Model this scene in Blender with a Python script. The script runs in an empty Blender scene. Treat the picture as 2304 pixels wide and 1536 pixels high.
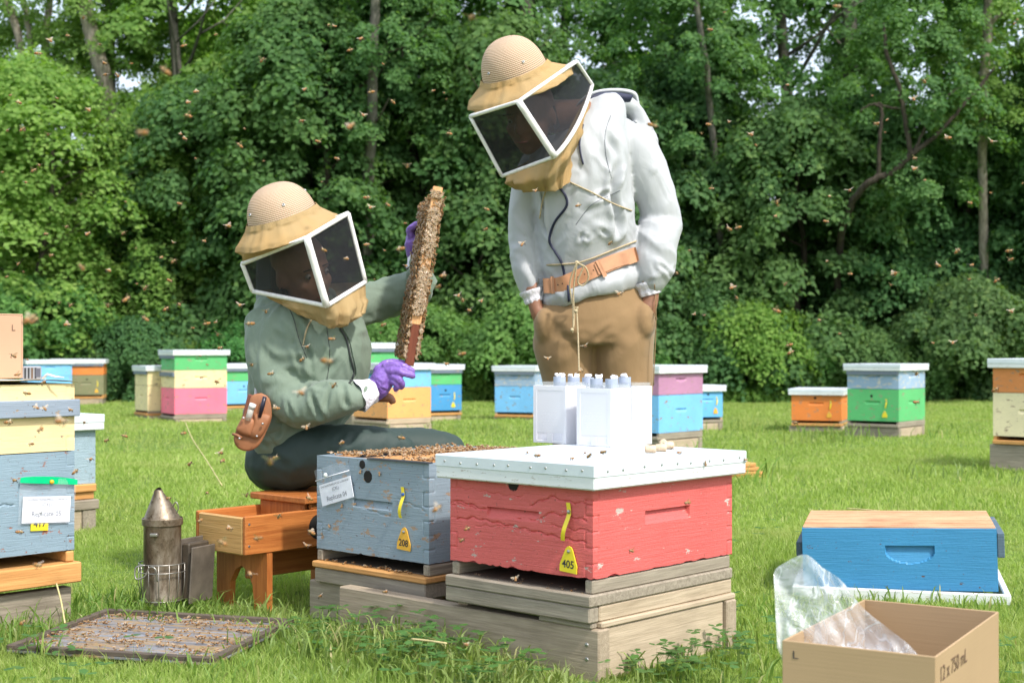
import bpy, bmesh, math, random
import numpy as np
from mathutils import Vector, Matrix, noise as mnoise
rnd = random.Random(7)
nrg = np.random.RandomState(11)
SC = bpy.context.scene
COL = SC.collection
# ---------------------------------------------------------------- camera, sky, sun, exposure
H = 0.68                       # height of the lens above the grass roots
FPX = 3200.0                   # focal length in photo pixels (50 mm on a 36 mm wide sensor)
cam_d = bpy.data.cameras.new('camera'); cam = bpy.data.objects.new('camera', cam_d); COL.objects.link(cam)
cam.location = (0, 0, H); cam.rotation_euler = (math.radians(90.286), 0, 0)
cam_d.lens = 50; cam_d.sensor_width = 36; cam_d.clip_start = 0.1; cam_d.clip_end = 600
cam_d.dof.use_dof = True; cam_d.dof.focus_distance = 3.55; cam_d.dof.aperture_fstop = 6.7
SC.camera = cam
SUN = Vector((0.65, -0.76, 0.0)).normalized(); EL = math.radians(50)
SUN = Vector((SUN.x * math.cos(EL), SUN.y * math.cos(EL), math.sin(EL)))
world = bpy.data.worlds.new('World'); SC.world = world; world.use_nodes = True
wn = world.node_tree; wn.nodes.clear()
sky = wn.nodes.new('ShaderNodeTexSky'); sky.sky_type = 'NISHITA'; sky.sun_disc = False
sky.sun_elevation = EL; sky.sun_rotation = math.atan2(SUN.x, SUN.y)
sky.air_density = 1.0; sky.dust_density = 3.5; sky.ozone_density = 1.0
bg = wn.nodes.new('ShaderNodeBackground'); bg.inputs['Strength'].default_value = 0.15
wo = wn.nodes.new('ShaderNodeOutputWorld')
hz = wn.nodes.new('ShaderNodeMix'); hz.data_type = 'RGBA'; hz.inputs[0].default_value = 0.5; hz.inputs[7].default_value = (6.3, 6.9, 7.6, 1)      # thin bright cloud over the blue
wn.links.new(sky.outputs[0], hz.inputs[6]); wn.links.new(hz.outputs[2], bg.inputs['Color']); wn.links.new(bg.outputs[0], wo.inputs['Surface'])
sun_d = bpy.data.lights.new('sun', 'SUN'); sun_d.energy = 2.5; sun_d.angle = math.radians(3.0); sun_d.color = (1.0, 0.955, 0.88)
sun = bpy.data.objects.new('sun', sun_d); COL.objects.link(sun)
sun.rotation_euler = SUN.to_track_quat('Z', 'Y').to_euler(); sun.location = SUN * 30
SC.view_settings.view_transform = 'Standard'; SC.view_settings.look = 'None'
SC.view_settings.exposure = 0.80; SC.view_settings.gamma = 1.0; SC.view_settings.use_curve_mapping = False
SC.cycles.use_denoising = True; SC.cycles.max_bounces = 6; SC.cycles.transparent_max_bounces = 12
SC.cycles.diffuse_bounces = 3; SC.cycles.glossy_bounces = 2; SC.cycles.transmission_bounces = 4

def P(px, py, Y):              # point of the place that the photo shows at px, py when it stands Y metres away
    return Vector(((px - 1152) * Y / FPX, Y, H - (py - 784) * Y / FPX))
# ---------------------------------------------------------------- materials
def rgb(c): return (c[0], c[1], c[2], 1.0)
def srgb(r, g, b):
    f = lambda v: ((v / 255 + 0.055) / 1.055) ** 2.4 if v > 10 else v / 255 / 12.92
    return (f(r), f(g), f(b))
class NT:
    def __init__(s, name):
        s.m = bpy.data.materials.new(name); s.m.use_nodes = True; s.t = s.m.node_tree; s.t.nodes.clear()
        s.out = s.n('ShaderNodeOutputMaterial')
    def n(s, typ, **kw):
        nd = s.t.nodes.new(typ)
        for k, v in kw.items():
            if hasattr(nd, k): setattr(nd, k, v)
        return nd
    def l(s, a, b): s.t.links.new(a, b)
    def coord(s, kind='Object', scale=(1, 1, 1)):
        c = s.n('ShaderNodeTexCoord'); mp = s.n('ShaderNodeMapping'); mp.inputs['Scale'].default_value = scale
        s.l(c.outputs[kind], mp.inputs[0]); return mp.outputs[0]
    def noise(s, vec, scale, detail=4, rough=0.55, dist=0.0):
        nd = s.n('ShaderNodeTexNoise'); nd.inputs['Scale'].default_value = scale; nd.inputs['Detail'].default_value = detail
        nd.inputs['Roughness'].default_value = rough; nd.inputs['Distortion'].default_value = dist
        if vec is not None: s.l(vec, nd.inputs['Vector'])
        return nd.outputs['Fac']
    def ramp(s, fac, stops, interp='LINEAR'):
        r = s.n('ShaderNodeValToRGB'); r.color_ramp.interpolation = interp
        el = r.color_ramp.elements
        while len(el) < len(stops): el.new(0.5)
        for e, (p, c) in zip(el, stops):
            e.position = p; e.color = rgb(c) if not isinstance(c, (int, float)) else (c, c, c, 1)
        s.l(fac, r.inputs[0]); return r.outputs[0]
    def mix(s, fac, a, b, blend='MIX'):
        m = s.n('ShaderNodeMix', data_type='RGBA', blend_type=blend)
        for i, v in ((0, fac), (6, a), (7, b)):
            if hasattr(v, 'links') or hasattr(v, 'is_linked'): s.l(v, m.inputs[i])
            elif i == 0: m.inputs[0].default_value = v
            else: m.inputs[i].default_value = rgb(v)
        return m.outputs[2]
    def math(s, op, a, b=None):
        m = s.n('ShaderNodeMath', operation=op)
        for i, v in enumerate((a, b)):
            if v is None: continue
            if hasattr(v, 'is_linked'): s.l(v, m.inputs[i])
            else: m.inputs[i].default_value = v
        return m.outputs[0]
    def bump(s, h, strength=0.3, dist=0.01, normal=None):
        b = s.n('ShaderNodeBump'); b.inputs['Strength'].default_value = strength; b.inputs['Distance'].default_value = dist
        s.l(h, b.inputs['Height'])
        if normal is not None: s.l(normal, b.inputs['Normal'])
        return b.outputs[0]
    def bsdf(s, color, rough=0.6, normal=None, metal=0.0, spec=0.5, **kw):
        b = s.n('ShaderNodeBsdfPrincipled')
        if hasattr(color, 'is_linked'): s.l(color, b.inputs['Base Color'])
        else: b.inputs['Base Color'].default_value = rgb(color)
        if hasattr(rough, 'is_linked'): s.l(rough, b.inputs['Roughness'])
        else: b.inputs['Roughness'].default_value = rough
        b.inputs['Metallic'].default_value = metal; b.inputs['Specular IOR Level'].default_value = spec
        for k, v in kw.items(): b.inputs[k.replace('_', ' ')].default_value = v
        if normal is not None: s.l(normal, b.inputs['Normal'])
        return b.outputs[0]
    def done(s, sh): s.l(sh, s.out.inputs['Surface']); return s.m
MATS = {}
def simple(name, c, rough=0.6, var=0.15, nscale=30, bump=0.1, metal=0.0, spec=0.5, bd=0.002):
    if name in MATS: return MATS[name]
    t = NT(name); v = t.coord(); f = t.noise(v, nscale, 4)
    col = t.ramp(f, [(0.3, tuple(x * (1 - var) for x in c)), (0.7, tuple(min(1, x * (1 + var)) for x in c))])
    MATS[name] = t.done(t.bsdf(col, rough, t.bump(f, bump, bd) if bump else None, metal, spec)); return MATS[name]
def paint(name, c, under=(0.30, 0.22, 0.15), wear=0.5, grain=(3, 3, 60), gstr=0.35, dirt=0.5, rough=0.55):
    """old paint over a board: brush grain along the board, chips down to the wood, specks of dirt and wax"""
    if name in MATS: return MATS[name]
    t = NT(name); v = t.coord(); g = t.noise(t.coord(scale=grain), 6, 5, 0.6); big = t.noise(v, 3.2, 3); fine = t.noise(v, 95, 3, 0.7)
    col = t.ramp(big, [(0.25, tuple(x * 0.84 for x in c)), (0.75, tuple(min(1, x * 1.14) for x in c))])
    col = t.mix(t.ramp(g, [(0.35, 0.0), (0.6, 0.35)]), col, tuple(min(1, x * 1.22 + 0.012) for x in c))
    chips = t.noise(t.coord(scale=(1, 1, 2.2)), 17, 6, 0.72)
    cm = t.ramp(chips, [(0.655 - 0.11 * wear, 0.0), (0.67 - 0.11 * wear, 1.0)])
    col = t.mix(cm, col, under)
    d = t.ramp(fine, [(0.70 - 0.05 * dirt, 0.0), (0.72 - 0.05 * dirt, 0.8)])
    col = t.mix(d, col, (0.10, 0.055, 0.03))
    h = t.math('SUBTRACT', g, t.math('MULTIPLY', cm, 0.7))
    MATS[name] = t.done(t.bsdf(col, rough, t.bump(h, gstr, 0.004))); return MATS[name]
def wood(name, a, b, axis=0, scale=1.0, rough=0.75, dark=0.35, bump=0.3):
    """sawn board with the grain along one axis, knots and stains"""
    key = name + 'xyz'[axis]
    if key in MATS: return MATS[key]
    t = NT(key); s = [26 * scale] * 3; s[axis] = 1.4 * scale
    f = t.noise(t.coord(scale=tuple(s)), 4.0, 6, 0.65, 0.6); st = t.noise(t.coord(), 5, 4, 0.6)
    fine = [160] * 3; fine[axis] = 6
    fi = t.noise(t.coord(scale=tuple(fine)), 2.0, 3)
    col = t.ramp(f, [(0.3, a), (0.68, b)])
    col = t.mix(t.ramp(fi, [(0.5, 0.0), (0.75, 0.35)]), col, tuple(x * 0.45 for x in a))
    col = t.mix(t.ramp(st, [(0.55, 0.0), (0.8, dark)]), col, tuple(x * 0.4 for x in a))
    oi = t.n('ShaderNodeObjectInfo'); col = t.mix(t.math('MULTIPLY', oi.outputs['Random'], 0.25), col, b)
    MATS[key] = t.done(t.bsdf(col, rough, t.bump(t.math('ADD', f, fi), bump, 0.003), spec=0.3)); return MATS[key]
def fabric(name, c, weave=900, rough=0.8, wr=0.25, sheen=0.2, var=0.1, spec=0.25, crease=14):
    if name in MATS: return MATS[name]
    t = NT(name); v = t.coord(); w = t.noise(v, weave, 2); cr = t.noise(t.coord(scale=(1, 1, 0.6)), crease, 5, 0.55, 1.2)
    col = t.ramp(t.noise(v, 5, 4), [(0.3, tuple(x * (1 - var) for x in c)), (0.7, tuple(min(1, x * (1 + var)) for x in c))])
    nb = t.bump(cr, wr, 0.012); nb = t.bump(w, 0.08, 0.001, nb)
    MATS[name] = t.done(t.bsdf(col, rough, nb, spec=spec, Sheen_Weight=sheen)); return MATS[name]
def netting(name, c, scale=420, hole=0.35, dark=0.35):
    """woven mesh cloth: threads with small open holes"""
    if name in MATS: return MATS[name]
    t = NT(name); v = t.coord('UV'); br = t.n('ShaderNodeTexWave', wave_type='BANDS', bands_direction='X'); br.inputs['Scale'].default_value = scale
    b2 = t.n('ShaderNodeTexWave', wave_type='BANDS', bands_direction='Y'); b2.inputs['Scale'].default_value = scale
    t.l(v, br.inputs['Vector']); t.l(v, b2.inputs['Vector'])
    h = t.math('MULTIPLY', br.outputs['Fac'], b2.outputs['Fac'])
    fold = t.noise(t.coord(), 7, 4)
    col = t.mix(h, c, tuple(x * dark for x in c))
    col = t.mix(t.ramp(fold, [(0.45, 0.0), (0.75, 0.55)]), col, tuple(min(1, x * y) for x, y in zip(c, (1.15, 0.92, 0.62))))
    sh = t.bsdf(col, 0.85, t.bump(t.math('SUBTRACT', 1.0, h), 0.35, 0.002), spec=0.2)
    tr = t.n('ShaderNodeBsdfTransparent'); mx = t.n('ShaderNodeMixShader'); t.l(t.math('MULTIPLY', h, hole), mx.inputs[0]); t.l(sh, mx.inputs[1]); t.l(tr.outputs[0], mx.inputs[2])
    MATS[name] = t.done(mx.outputs[0]); return MATS[name]
def film(name, c, alpha, rough=0.12, wr=0.4, cloud=0.3):
    """thin clear plastic: mostly see-through, milky where it creases, with crease glints painted in as thin opaque lines"""
    if name in MATS: return MATS[name]
    t = NT(name); f = t.noise(t.coord(), 9, 5, 0.6, 1.0)
    sh = t.bsdf(c, rough, t.bump(f, wr, 0.02), spec=0.8)
    tr = t.n('ShaderNodeBsdfTransparent'); mx = t.n('ShaderNodeMixShader')
    base = t.ramp(f, [(0.3, max(0, alpha - cloud)), (0.75, min(1, alpha + cloud))]); f2 = t.noise(t.coord(scale=(1, 1, .6)), 13, 2, 0.4, 1.6)
    t.l(t.math('MAXIMUM', base, t.ramp(f2, [(0.46, 0.0), (0.495, min(1, alpha + .4 * (wr > .5))), (0.53, 0.0)])), mx.inputs[0]); t.l(tr.outputs[0], mx.inputs[1]); t.l(sh, mx.inputs[2])  # thin whitish lines: crease glints painted into the opacity
    MATS[name] = t.done(mx.outputs[0]); return MATS[name]
def leaf_mat(name, stops, trans=0.35, rough=0.6, dry=None):
    if name in MATS: return MATS[name]
    t = NT(name); g = t.n('ShaderNodeNewGeometry'); oi = t.n('ShaderNodeObjectInfo')
    col = t.ramp(g.outputs['Random Per Island'], stops)
    pos = t.noise(g.outputs['Position'], 0.55, 3)
    col = t.mix(t.ramp(pos, [(0.35, 0.0), (0.7, 0.5)]), col, stops[-1][1])
    col = t.mix(t.ramp(t.noise(g.outputs['Position'], 1.9, 4), [(0.48, 0.0), (0.66, 0.6)]), col, stops[0][1])
    if dry: col = t.mix(t.ramp(t.noise(g.outputs['Position'], 1.1, 5, 0.65), [(0.5, 0.0), (0.68, 0.75)]), col, dry)
    tint = t.mix(1.0, col, oi.outputs['Color'], 'MULTIPLY')
    d = t.bsdf(tint, rough, spec=0.22)
    tl = t.n('ShaderNodeBsdfTranslucent'); t.l(t.mix(1.0, tint, (1.25, 1.35, 0.55), 'MULTIPLY'), tl.inputs['Color'])
    mx = t.n('ShaderNodeMixShader'); mx.inputs[0].default_value = trans; t.l(d, mx.inputs[1]); t.l(tl.outputs[0], mx.inputs[2])
    MATS[name] = t.done(mx.outputs[0]); return MATS[name]
# ---------------------------------------------------------------- objects
def tag(o, label=None, cat=None, group=None, kind=None):
    if label: o['label'] = label
    if cat: o['category'] = cat
    if group: o['group'] = group
    if kind: o['kind'] = kind
    return o
def empty(name, loc=(0, 0, 0), rotz=0.0, label=None, cat=None, group=None):
    o = bpy.data.objects.new(name, None); COL.objects.link(o); o.location = loc; o.rotation_euler = (0, 0, rotz)
    o.empty_display_size = 0.05
    return tag(o, label, cat, group)
def copy_tree(o, parent=None):
    c = o.copy(); COL.objects.link(c)
    if parent is not None: c.parent = parent
    for ch in [x for x in COL.objects if x.parent == o]: copy_tree(ch, c)
    return c
def link(name, me, mat, parent=None):
    o = bpy.data.objects.new(name, me); COL.objects.link(o)
    for m in (mat if isinstance(mat, (list, tuple)) else [mat]):
        if m is not None and m.name not in [x.name for x in me.materials]: me.materials.append(m)
    if parent is not None: o.parent = parent
    return o
def np_mesh(name, verts, faces, smooth=False, mi=None):
    """fast mesh from arrays; faces is one (n,3) or (n,4) array"""
    me = bpy.data.meshes.new(name); verts = np.asarray(verts, np.float32); faces = np.asarray(faces, np.int32)
    n, k = faces.shape
    me.vertices.add(len(verts)); me.vertices.foreach_set('co', verts.ravel())
    me.loops.add(n * k); me.loops.foreach_set('vertex_index', faces.ravel())
    me.polygons.add(n); me.polygons.foreach_set('loop_start', np.arange(0, n * k, k, dtype=np.int32))
    me.polygons.foreach_set('loop_total', np.full(n, k, np.int32))
    if smooth: me.polygons.foreach_set('use_smooth', np.ones(n, bool))
    if mi is not None: me.polygons.foreach_set('material_index', np.asarray(mi, np.int32))
    me.update(calc_edges=True); return me
class MB:
    """mesh builder: boxes, tubes, lathes, grids, outlines gathered into ONE mesh"""
    def __init__(s): s.v = []; s.f = []; s.uv = None; s.mi = []; s.cur = 0
    def add(s, vs, fs):
        b = len(s.v); s.v += [tuple(p) for p in vs]; s.f += [tuple(b + i for i in f) for f in fs]; s.mi += [s.cur] * len(fs); return s
    def box(s, a, b, bev=0.0, M=None):
        x0, y0, z0 = a; x1, y1, z1 = b
        if bev <= 0:
            vs = [(x0, y0, z0), (x1, y0, z0), (x1, y1, z0), (x0, y1, z0), (x0, y0, z1), (x1, y0, z1), (x1, y1, z1), (x0, y1, z1)]
            fs = [(0, 3, 2, 1), (4, 5, 6, 7), (0, 1, 5, 4), (1, 2, 6, 5), (2, 3, 7, 6), (3, 0, 4, 7)]
        else:
            e = bev; vs = []; idx = {}
            for i, x in enumerate((x0, x1)):
                for j, y in enumerate((y0, y1)):
                    for k, z in enumerate((z0, z1)):
                        sx = e if i == 0 else -e; sy = e if j == 0 else -e; sz = e if k == 0 else -e
                        idx[i, j, k] = len(vs); vs += [(x, y + sy, z + sz), (x + sx, y, z + sz), (x + sx, y + sy, z)]
            fs = []
            q = lambda i, j, k, a: idx[i, j, k] + a
            for i in (0, 1):
                r = [q(i, 0, 0, 0), q(i, 1, 0, 0), q(i, 1, 1, 0), q(i, 0, 1, 0)]; fs.append(tuple(r if i else r[::-1]))
                r = [q(0, i, 0, 1), q(0, i, 1, 1), q(1, i, 1, 1), q(1, i, 0, 1)]; fs.append(tuple(r if i else r[::-1]))
                r = [q(0, 0, i, 2), q(1, 0, i, 2), q(1, 1, i, 2), q(0, 1, i, 2)]; fs.append(tuple(r if i else r[::-1]))
            for a in (0, 1):
                for b2 in (0, 1):
                    fs.append((q(a, b2, 0, 0), q(a, b2, 1, 0), q(a, b2, 1, 1), q(a, b2, 0, 1)) if (a + b2) % 2 else (q(a, b2, 0, 1), q(a, b2, 1, 1), q(a, b2, 1, 0), q(a, b2, 0, 0)))
                    fs.append((q(a, 0, b2, 0), q(a, 1, b2, 0), q(a, 1, b2, 2), q(a, 0, b2, 2)) if (a + b2) % 2 == 0 else (q(a, 0, b2, 2), q(a, 1, b2, 2), q(a, 1, b2, 0), q(a, 0, b2, 0)))
                    fs.append((q(0, a, b2, 1), q(1, a, b2, 1), q(1, a, b2, 2), q(0, a, b2, 2)) if (a + b2) % 2 else (q(0, a, b2, 2), q(1, a, b2, 2), q(1, a, b2, 1), q(0, a, b2, 1)))
                    for c in (0, 1):
                        t = (q(a, b2, c, 0), q(a, b2, c, 1), q(a, b2, c, 2)); fs.append(t if (a + b2 + c) % 2 == 0 else t[::-1])
        if M is not None: vs = [tuple(M @ Vector(p)) for p in vs]
        return s.add(vs, fs)
    def tube(s, pts, rad, n=8, cap=True):
        pts = [Vector(p) for p in pts]; m = len(pts)
        rad = [rad] * m if isinstance(rad, (int, float)) else rad
        vs = []; up = Vector((0.13, 0.27, 1)).normalized(); prev = None
        for i, p in enumerate(pts):
            d = (pts[min(i + 1, m - 1)] - pts[max(i - 1, 0)])
            d = d.normalized() if d.length > 1e-9 else Vector((0, 0, 1))
            a = (prev if prev is not None else (up if abs(d.dot(up)) < 0.9 else Vector((1, 0, 0)))); a = (a - d * a.dot(d)).normalized(); prev = a
            b = d.cross(a)
            for k in range(n):
                t = 2 * math.pi * k / n; vs.append(p + (a * math.cos(t) + b * math.sin(t)) * rad[i])
        fs = [(i * n + k, i * n + (k + 1) % n, (i + 1) * n + (k + 1) % n, (i + 1) * n + k) for i in range(m - 1) for k in range(n)]
        if cap: fs += [tuple(range(n))[::-1], tuple((m - 1) * n + k for k in range(n))]
        return s.add(vs, fs)
    def lathe(s, prof, n=24, c=(0, 0, 0), cap=False, M=None, sx=1.0, sy=1.0):
        c = Vector(c); vs = []
        for r, z in prof:
            for k in range(n):
                t = 2 * math.pi * k / n; q = Vector((r * math.cos(t) * sx, r * math.sin(t) * sy, z)); vs.append((M @ q if M is not None else q) + c)
        m = len(prof); fs = [(i * n + k, i * n + (k + 1) % n, (i + 1) * n + (k + 1) % n, (i + 1) * n + k) for i in range(m - 1) for k in range(n)]
        if cap: fs += [tuple(range(n))[::-1], tuple((m - 1) * n + k for k in range(n))]
        return s.add(vs, fs)
    def grid(s, fn, nu, nv, closed_u=False):
        """fn(u, v) for u, v in 0..1"""
        cu = nu if closed_u else nu + 1
        vs = [fn(i / nu, j / nv) for j in range(nv + 1) for i in range(cu)]
        fs = [(j * cu + i, j * cu + (i + 1) % cu, (j + 1) * cu + (i + 1) % cu, (j + 1) * cu + i) for j in range(nv) for i in range(nu)]
        return s.add(vs, fs)
    def prism(s, out, z0, z1, M=None):
        n = len(out); vs = [(x, y, z0) for x, y in out] + [(x, y, z1) for x, y in out]
        if M is not None: vs = [tuple(M @ Vector(p)) for p in vs]
        return s.add(vs, [tuple(range(n))[::-1], tuple(range(n, 2 * n))] + [(i, (i + 1) % n, n + (i + 1) % n, n + i) for i in range(n)])
    def build(s, name, mat, parent=None, smooth=False, angle=None):
        me = bpy.data.meshes.new(name); me.from_pydata(s.v, [], s.f); me.update()
        if any(s.mi): me.polygons.foreach_set('material_index', s.mi)
        if smooth:
            me.polygons.foreach_set('use_smooth', [True] * len(me.polygons))
            if angle is not None: me.set_sharp_from_angle(angle=math.radians(angle))
        return link(name, me, mat, parent)
def cr(pts, n):                # Catmull-Rom through points
    pts = [Vector(p) for p in pts]; out = []; P_ = [pts[0]] + pts + [pts[-1]]
    for i in range(1, len(P_) - 2):
        a, b, c, d = P_[i - 1:i + 3]
        for k in range(n):
            t = k / n; out.append(0.5 * ((2 * b) + (c - a) * t + (2 * a - 5 * b + 4 * c - d) * t * t + (3 * b - a - 3 * c + d) * t ** 3))
    return out + [pts[-1]]
def crf(vals, n): return [q.x for q in cr([(v, 0, 0) for v in vals], n)]
_txt = {}
def text(body, size, M, mat, parent, name='lettering', sx=1.0, bold=0.0, sp=1.0):
    cu = bpy.data.curves.new(name, 'FONT'); cu.body = body; cu.size = size; cu.extrude = 0.0; cu.offset = bold; cu.align_x = 'CENTER'; cu.align_y = 'CENTER'; cu.space_character = sp
    cu.resolution_u = 3
    o = bpy.data.objects.new(name, cu); me = bpy.data.meshes.new_from_object(o); bpy.data.objects.remove(o)
    me.transform(M @ Matrix.Scale(sx, 4, (1, 0, 0))); return link(name, me, mat, parent)
def frame_mat(o, x, y, z):     # matrix from origin and three axes
    return Matrix(((x[0], y[0], z[0], o[0]), (x[1], y[1], z[1], o[1]), (x[2], y[2], z[2], o[2]), (0, 0, 0, 1)))
# ---------------------------------------------------------------- ground
def gz(x, y): return 0.014 * math.sin(x * 1.7 + 0.6 * y) * math.sin(y * 1.1 + 0.4) + 0.01 * math.sin(3.1 * x - 1.3 * y)
def gza(x, y): return 0.014 * np.sin(x * 1.7 + 0.6 * y) * np.sin(y * 1.1 + 0.4) + 0.01 * np.sin(3.1 * x - 1.3 * y)
t = NT('ground'); v = t.coord(); f1 = t.noise(v, 1.2, 5, 0.6); f2 = t.noise(v, 38, 4, 0.7)
c = t.ramp(f2, [(0.3, (0.08, 0.13, 0.03)), (0.55, (0.16, 0.25, 0.05)), (0.8, (0.30, 0.32, 0.14))])
c = t.mix(t.ramp(f1, [(0.4, 0.0), (0.7, 0.6)]), c, (0.12, 0.17, 0.035))
t.done(t.bsdf(c, 0.9, t.bump(f2, 0.8, 0.03), spec=0.1)); M_GROUND = t.m
xs = np.concatenate([[-150, -60, -25], np.linspace(-12, 12, 120), [25, 60, 150]]); ys = np.concatenate([[-60, -10, 0], np.linspace(1, 22, 110), [40, 90, 200]])
X, Y = np.meshgrid(xs, ys); nx = len(xs); V = np.stack([X, Y, gza(X, Y)], -1).reshape(-1, 3)
ii = (np.arange(len(ys) - 1)[:, None] * nx + np.arange(nx - 1)[None]).ravel()
tag(link('ground', np_mesh('ground', V, np.stack([ii, ii + 1, ii + nx + 1, ii + nx], 1), True), M_GROUND), kind='structure')
# places where no blade grows (under boxes and stands): origin, x axis direction angle, size along x, size along y
YAW = math.radians(42.5)
def axes(yaw): return Vector((math.sin(yaw), math.cos(yaw), 0)), Vector((-math.cos(yaw), math.sin(yaw), 0))
FOOT = []
def foot(corner, yaw, D, W, pad=0.0):
    R, L = axes(yaw); FOOT.append((corner[0] - (R.x + L.x) * pad, corner[1] - (R.y + L.y) * pad, R, L, D + 2 * pad, W + 2 * pad))
def outside(x, y):
    ok = np.ones(len(x), bool)
    for ox, oy, R, L, D, W in FOOT:
        a = (x - ox) * R.x + (y - oy) * R.y; b = (x - ox) * L.x + (y - oy) * L.y
        ok &= ~((a > 0) & (a < D) & (b > 0) & (b < W))
    return ok
def make_grass():
    rs = np.random.RandomState(5)
    def field(n, y0, y1, hlo, hhi, w, side=0.44):
        d = np.sqrt(rs.uniform(y0 ** 2, y1 ** 2, n)); x = rs.uniform(-side, side, n) * d
        # clumps: pull blades to tuft centres
        k = rs.uniform(0, 1, n) < 0.55; q = 0.05 + 0.02 * d
        x = np.where(k, np.round(x / q) * q + rs.normal(0, 0.12, n) * q + 0.3 * q * np.sin(d * 40), x)
        ok = outside(x, d); x, d = x[ok], d[ok]; n = len(x)
        patch = np.sin(x * 2.3 + 1.0) * np.sin(d * 1.7) + 0.6 * np.sin(x * 5.1 - d * 3.3)
        h = rs.uniform(hlo, hhi, n) * (1 + 0.25 * patch) * (1 + 0.9 * (rs.uniform(0, 1, n) > 0.975)); a = rs.uniform(0, 6.283, n)
        lean = rs.uniform(0.15, 1.0, n) ** 1.0 * h * 0.8; ww = w * rs.uniform(0.6, 1.4, n)
        dx, dy = np.cos(a), np.sin(a); b = rs.uniform(0, 6.283, n); sx, sy = np.cos(b) * ww, np.sin(b) * ww
        z = gza(x, d) - 0.004; o = np.stack([x, d, z], 1)
        def pt(t, s, k): return np.stack([x + dx * lean * t * t + sx * s, d + dy * lean * t * t + sy * s, z + h * k], 1)
        V = np.stack([pt(0, -1, 0), pt(0, 1, 0), pt(.55, -.8, .6), pt(.55, .8, .6), pt(1, 0, .93)], 1).reshape(-1, 3)
        i = np.arange(n)[:, None] * 5
        F = np.concatenate([i + [0, 1, 3], i + [0, 3, 2], i + [2, 3, 4]], 0); return V, F
    vs, fs, b = [], [], 0
    for args in ((170000, 2.3, 3.6, 0.012, 0.031, 0.0010), (160000, 3.6, 5.5, 0.012, 0.031, 0.0013), (130000, 5.5, 9.5, 0.016, 0.036, 0.0026), (190000, 9.5, 19.5, 0.016, 0.034, 0.004)):
        V, F = field(*args); vs.append(V); fs.append(F + b); b += len(V)
    m = leaf_mat('grass_blades', [(0.0, (0.24, 0.34, 0.075)), (0.5, (0.34, 0.45, 0.12)), (0.82, (0.42, 0.52, 0.16)), (0.93, (0.52, 0.50, 0.26)), (1.0, (0.28, 0.40, 0.09))], 0.42, 0.6, (0.40, 0.43, 0.17))
    o = link('grass', np_mesh('grass', np.concatenate(vs), np.concatenate(fs)), m)
    tag(o, 'short bright green mown grass covering the whole bee yard', 'grass', kind='stuff')
    # longer, darker tufts round the hive stands and the tool area
    n = 0; pts = []
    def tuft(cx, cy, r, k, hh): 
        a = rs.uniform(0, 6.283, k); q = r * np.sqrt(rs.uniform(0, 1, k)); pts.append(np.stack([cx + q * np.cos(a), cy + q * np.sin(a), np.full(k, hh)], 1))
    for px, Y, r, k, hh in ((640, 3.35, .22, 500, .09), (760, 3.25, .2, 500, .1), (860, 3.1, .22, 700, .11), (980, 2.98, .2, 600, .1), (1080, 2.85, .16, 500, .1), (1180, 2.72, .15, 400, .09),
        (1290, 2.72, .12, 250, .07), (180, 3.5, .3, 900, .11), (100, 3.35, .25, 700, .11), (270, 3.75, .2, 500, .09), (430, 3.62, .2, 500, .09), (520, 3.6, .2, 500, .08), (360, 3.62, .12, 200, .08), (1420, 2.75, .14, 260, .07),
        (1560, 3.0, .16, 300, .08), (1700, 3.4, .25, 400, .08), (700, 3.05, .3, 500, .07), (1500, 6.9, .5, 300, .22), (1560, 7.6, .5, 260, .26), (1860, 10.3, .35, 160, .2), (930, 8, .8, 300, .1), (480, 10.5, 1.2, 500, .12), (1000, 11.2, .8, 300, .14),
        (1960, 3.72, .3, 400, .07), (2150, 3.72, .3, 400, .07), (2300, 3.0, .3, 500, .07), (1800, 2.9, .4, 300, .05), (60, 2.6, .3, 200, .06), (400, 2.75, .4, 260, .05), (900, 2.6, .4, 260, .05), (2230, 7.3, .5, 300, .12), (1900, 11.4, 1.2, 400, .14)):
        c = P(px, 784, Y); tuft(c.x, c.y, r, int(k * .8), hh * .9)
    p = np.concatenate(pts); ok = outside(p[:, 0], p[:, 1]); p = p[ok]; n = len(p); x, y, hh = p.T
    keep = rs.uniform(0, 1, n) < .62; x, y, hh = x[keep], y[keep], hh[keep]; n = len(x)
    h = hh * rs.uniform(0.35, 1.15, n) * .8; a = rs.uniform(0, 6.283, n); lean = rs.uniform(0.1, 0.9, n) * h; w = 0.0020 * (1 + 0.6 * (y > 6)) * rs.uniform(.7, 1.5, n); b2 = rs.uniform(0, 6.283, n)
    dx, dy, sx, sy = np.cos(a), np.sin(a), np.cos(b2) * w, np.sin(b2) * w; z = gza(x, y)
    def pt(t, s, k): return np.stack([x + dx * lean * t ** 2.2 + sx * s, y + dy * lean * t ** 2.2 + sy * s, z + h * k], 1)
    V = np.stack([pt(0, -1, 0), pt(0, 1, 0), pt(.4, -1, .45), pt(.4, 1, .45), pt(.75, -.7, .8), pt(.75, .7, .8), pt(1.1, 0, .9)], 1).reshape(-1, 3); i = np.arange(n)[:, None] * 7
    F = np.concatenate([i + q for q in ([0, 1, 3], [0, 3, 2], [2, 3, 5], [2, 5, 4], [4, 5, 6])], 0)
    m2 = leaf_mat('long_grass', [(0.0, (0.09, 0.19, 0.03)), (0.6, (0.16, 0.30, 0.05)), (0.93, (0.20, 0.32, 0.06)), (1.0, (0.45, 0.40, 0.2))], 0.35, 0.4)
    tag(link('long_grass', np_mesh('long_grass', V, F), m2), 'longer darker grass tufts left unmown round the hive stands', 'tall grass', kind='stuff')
    # broad clover and plantain leaves
    pts = []
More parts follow.
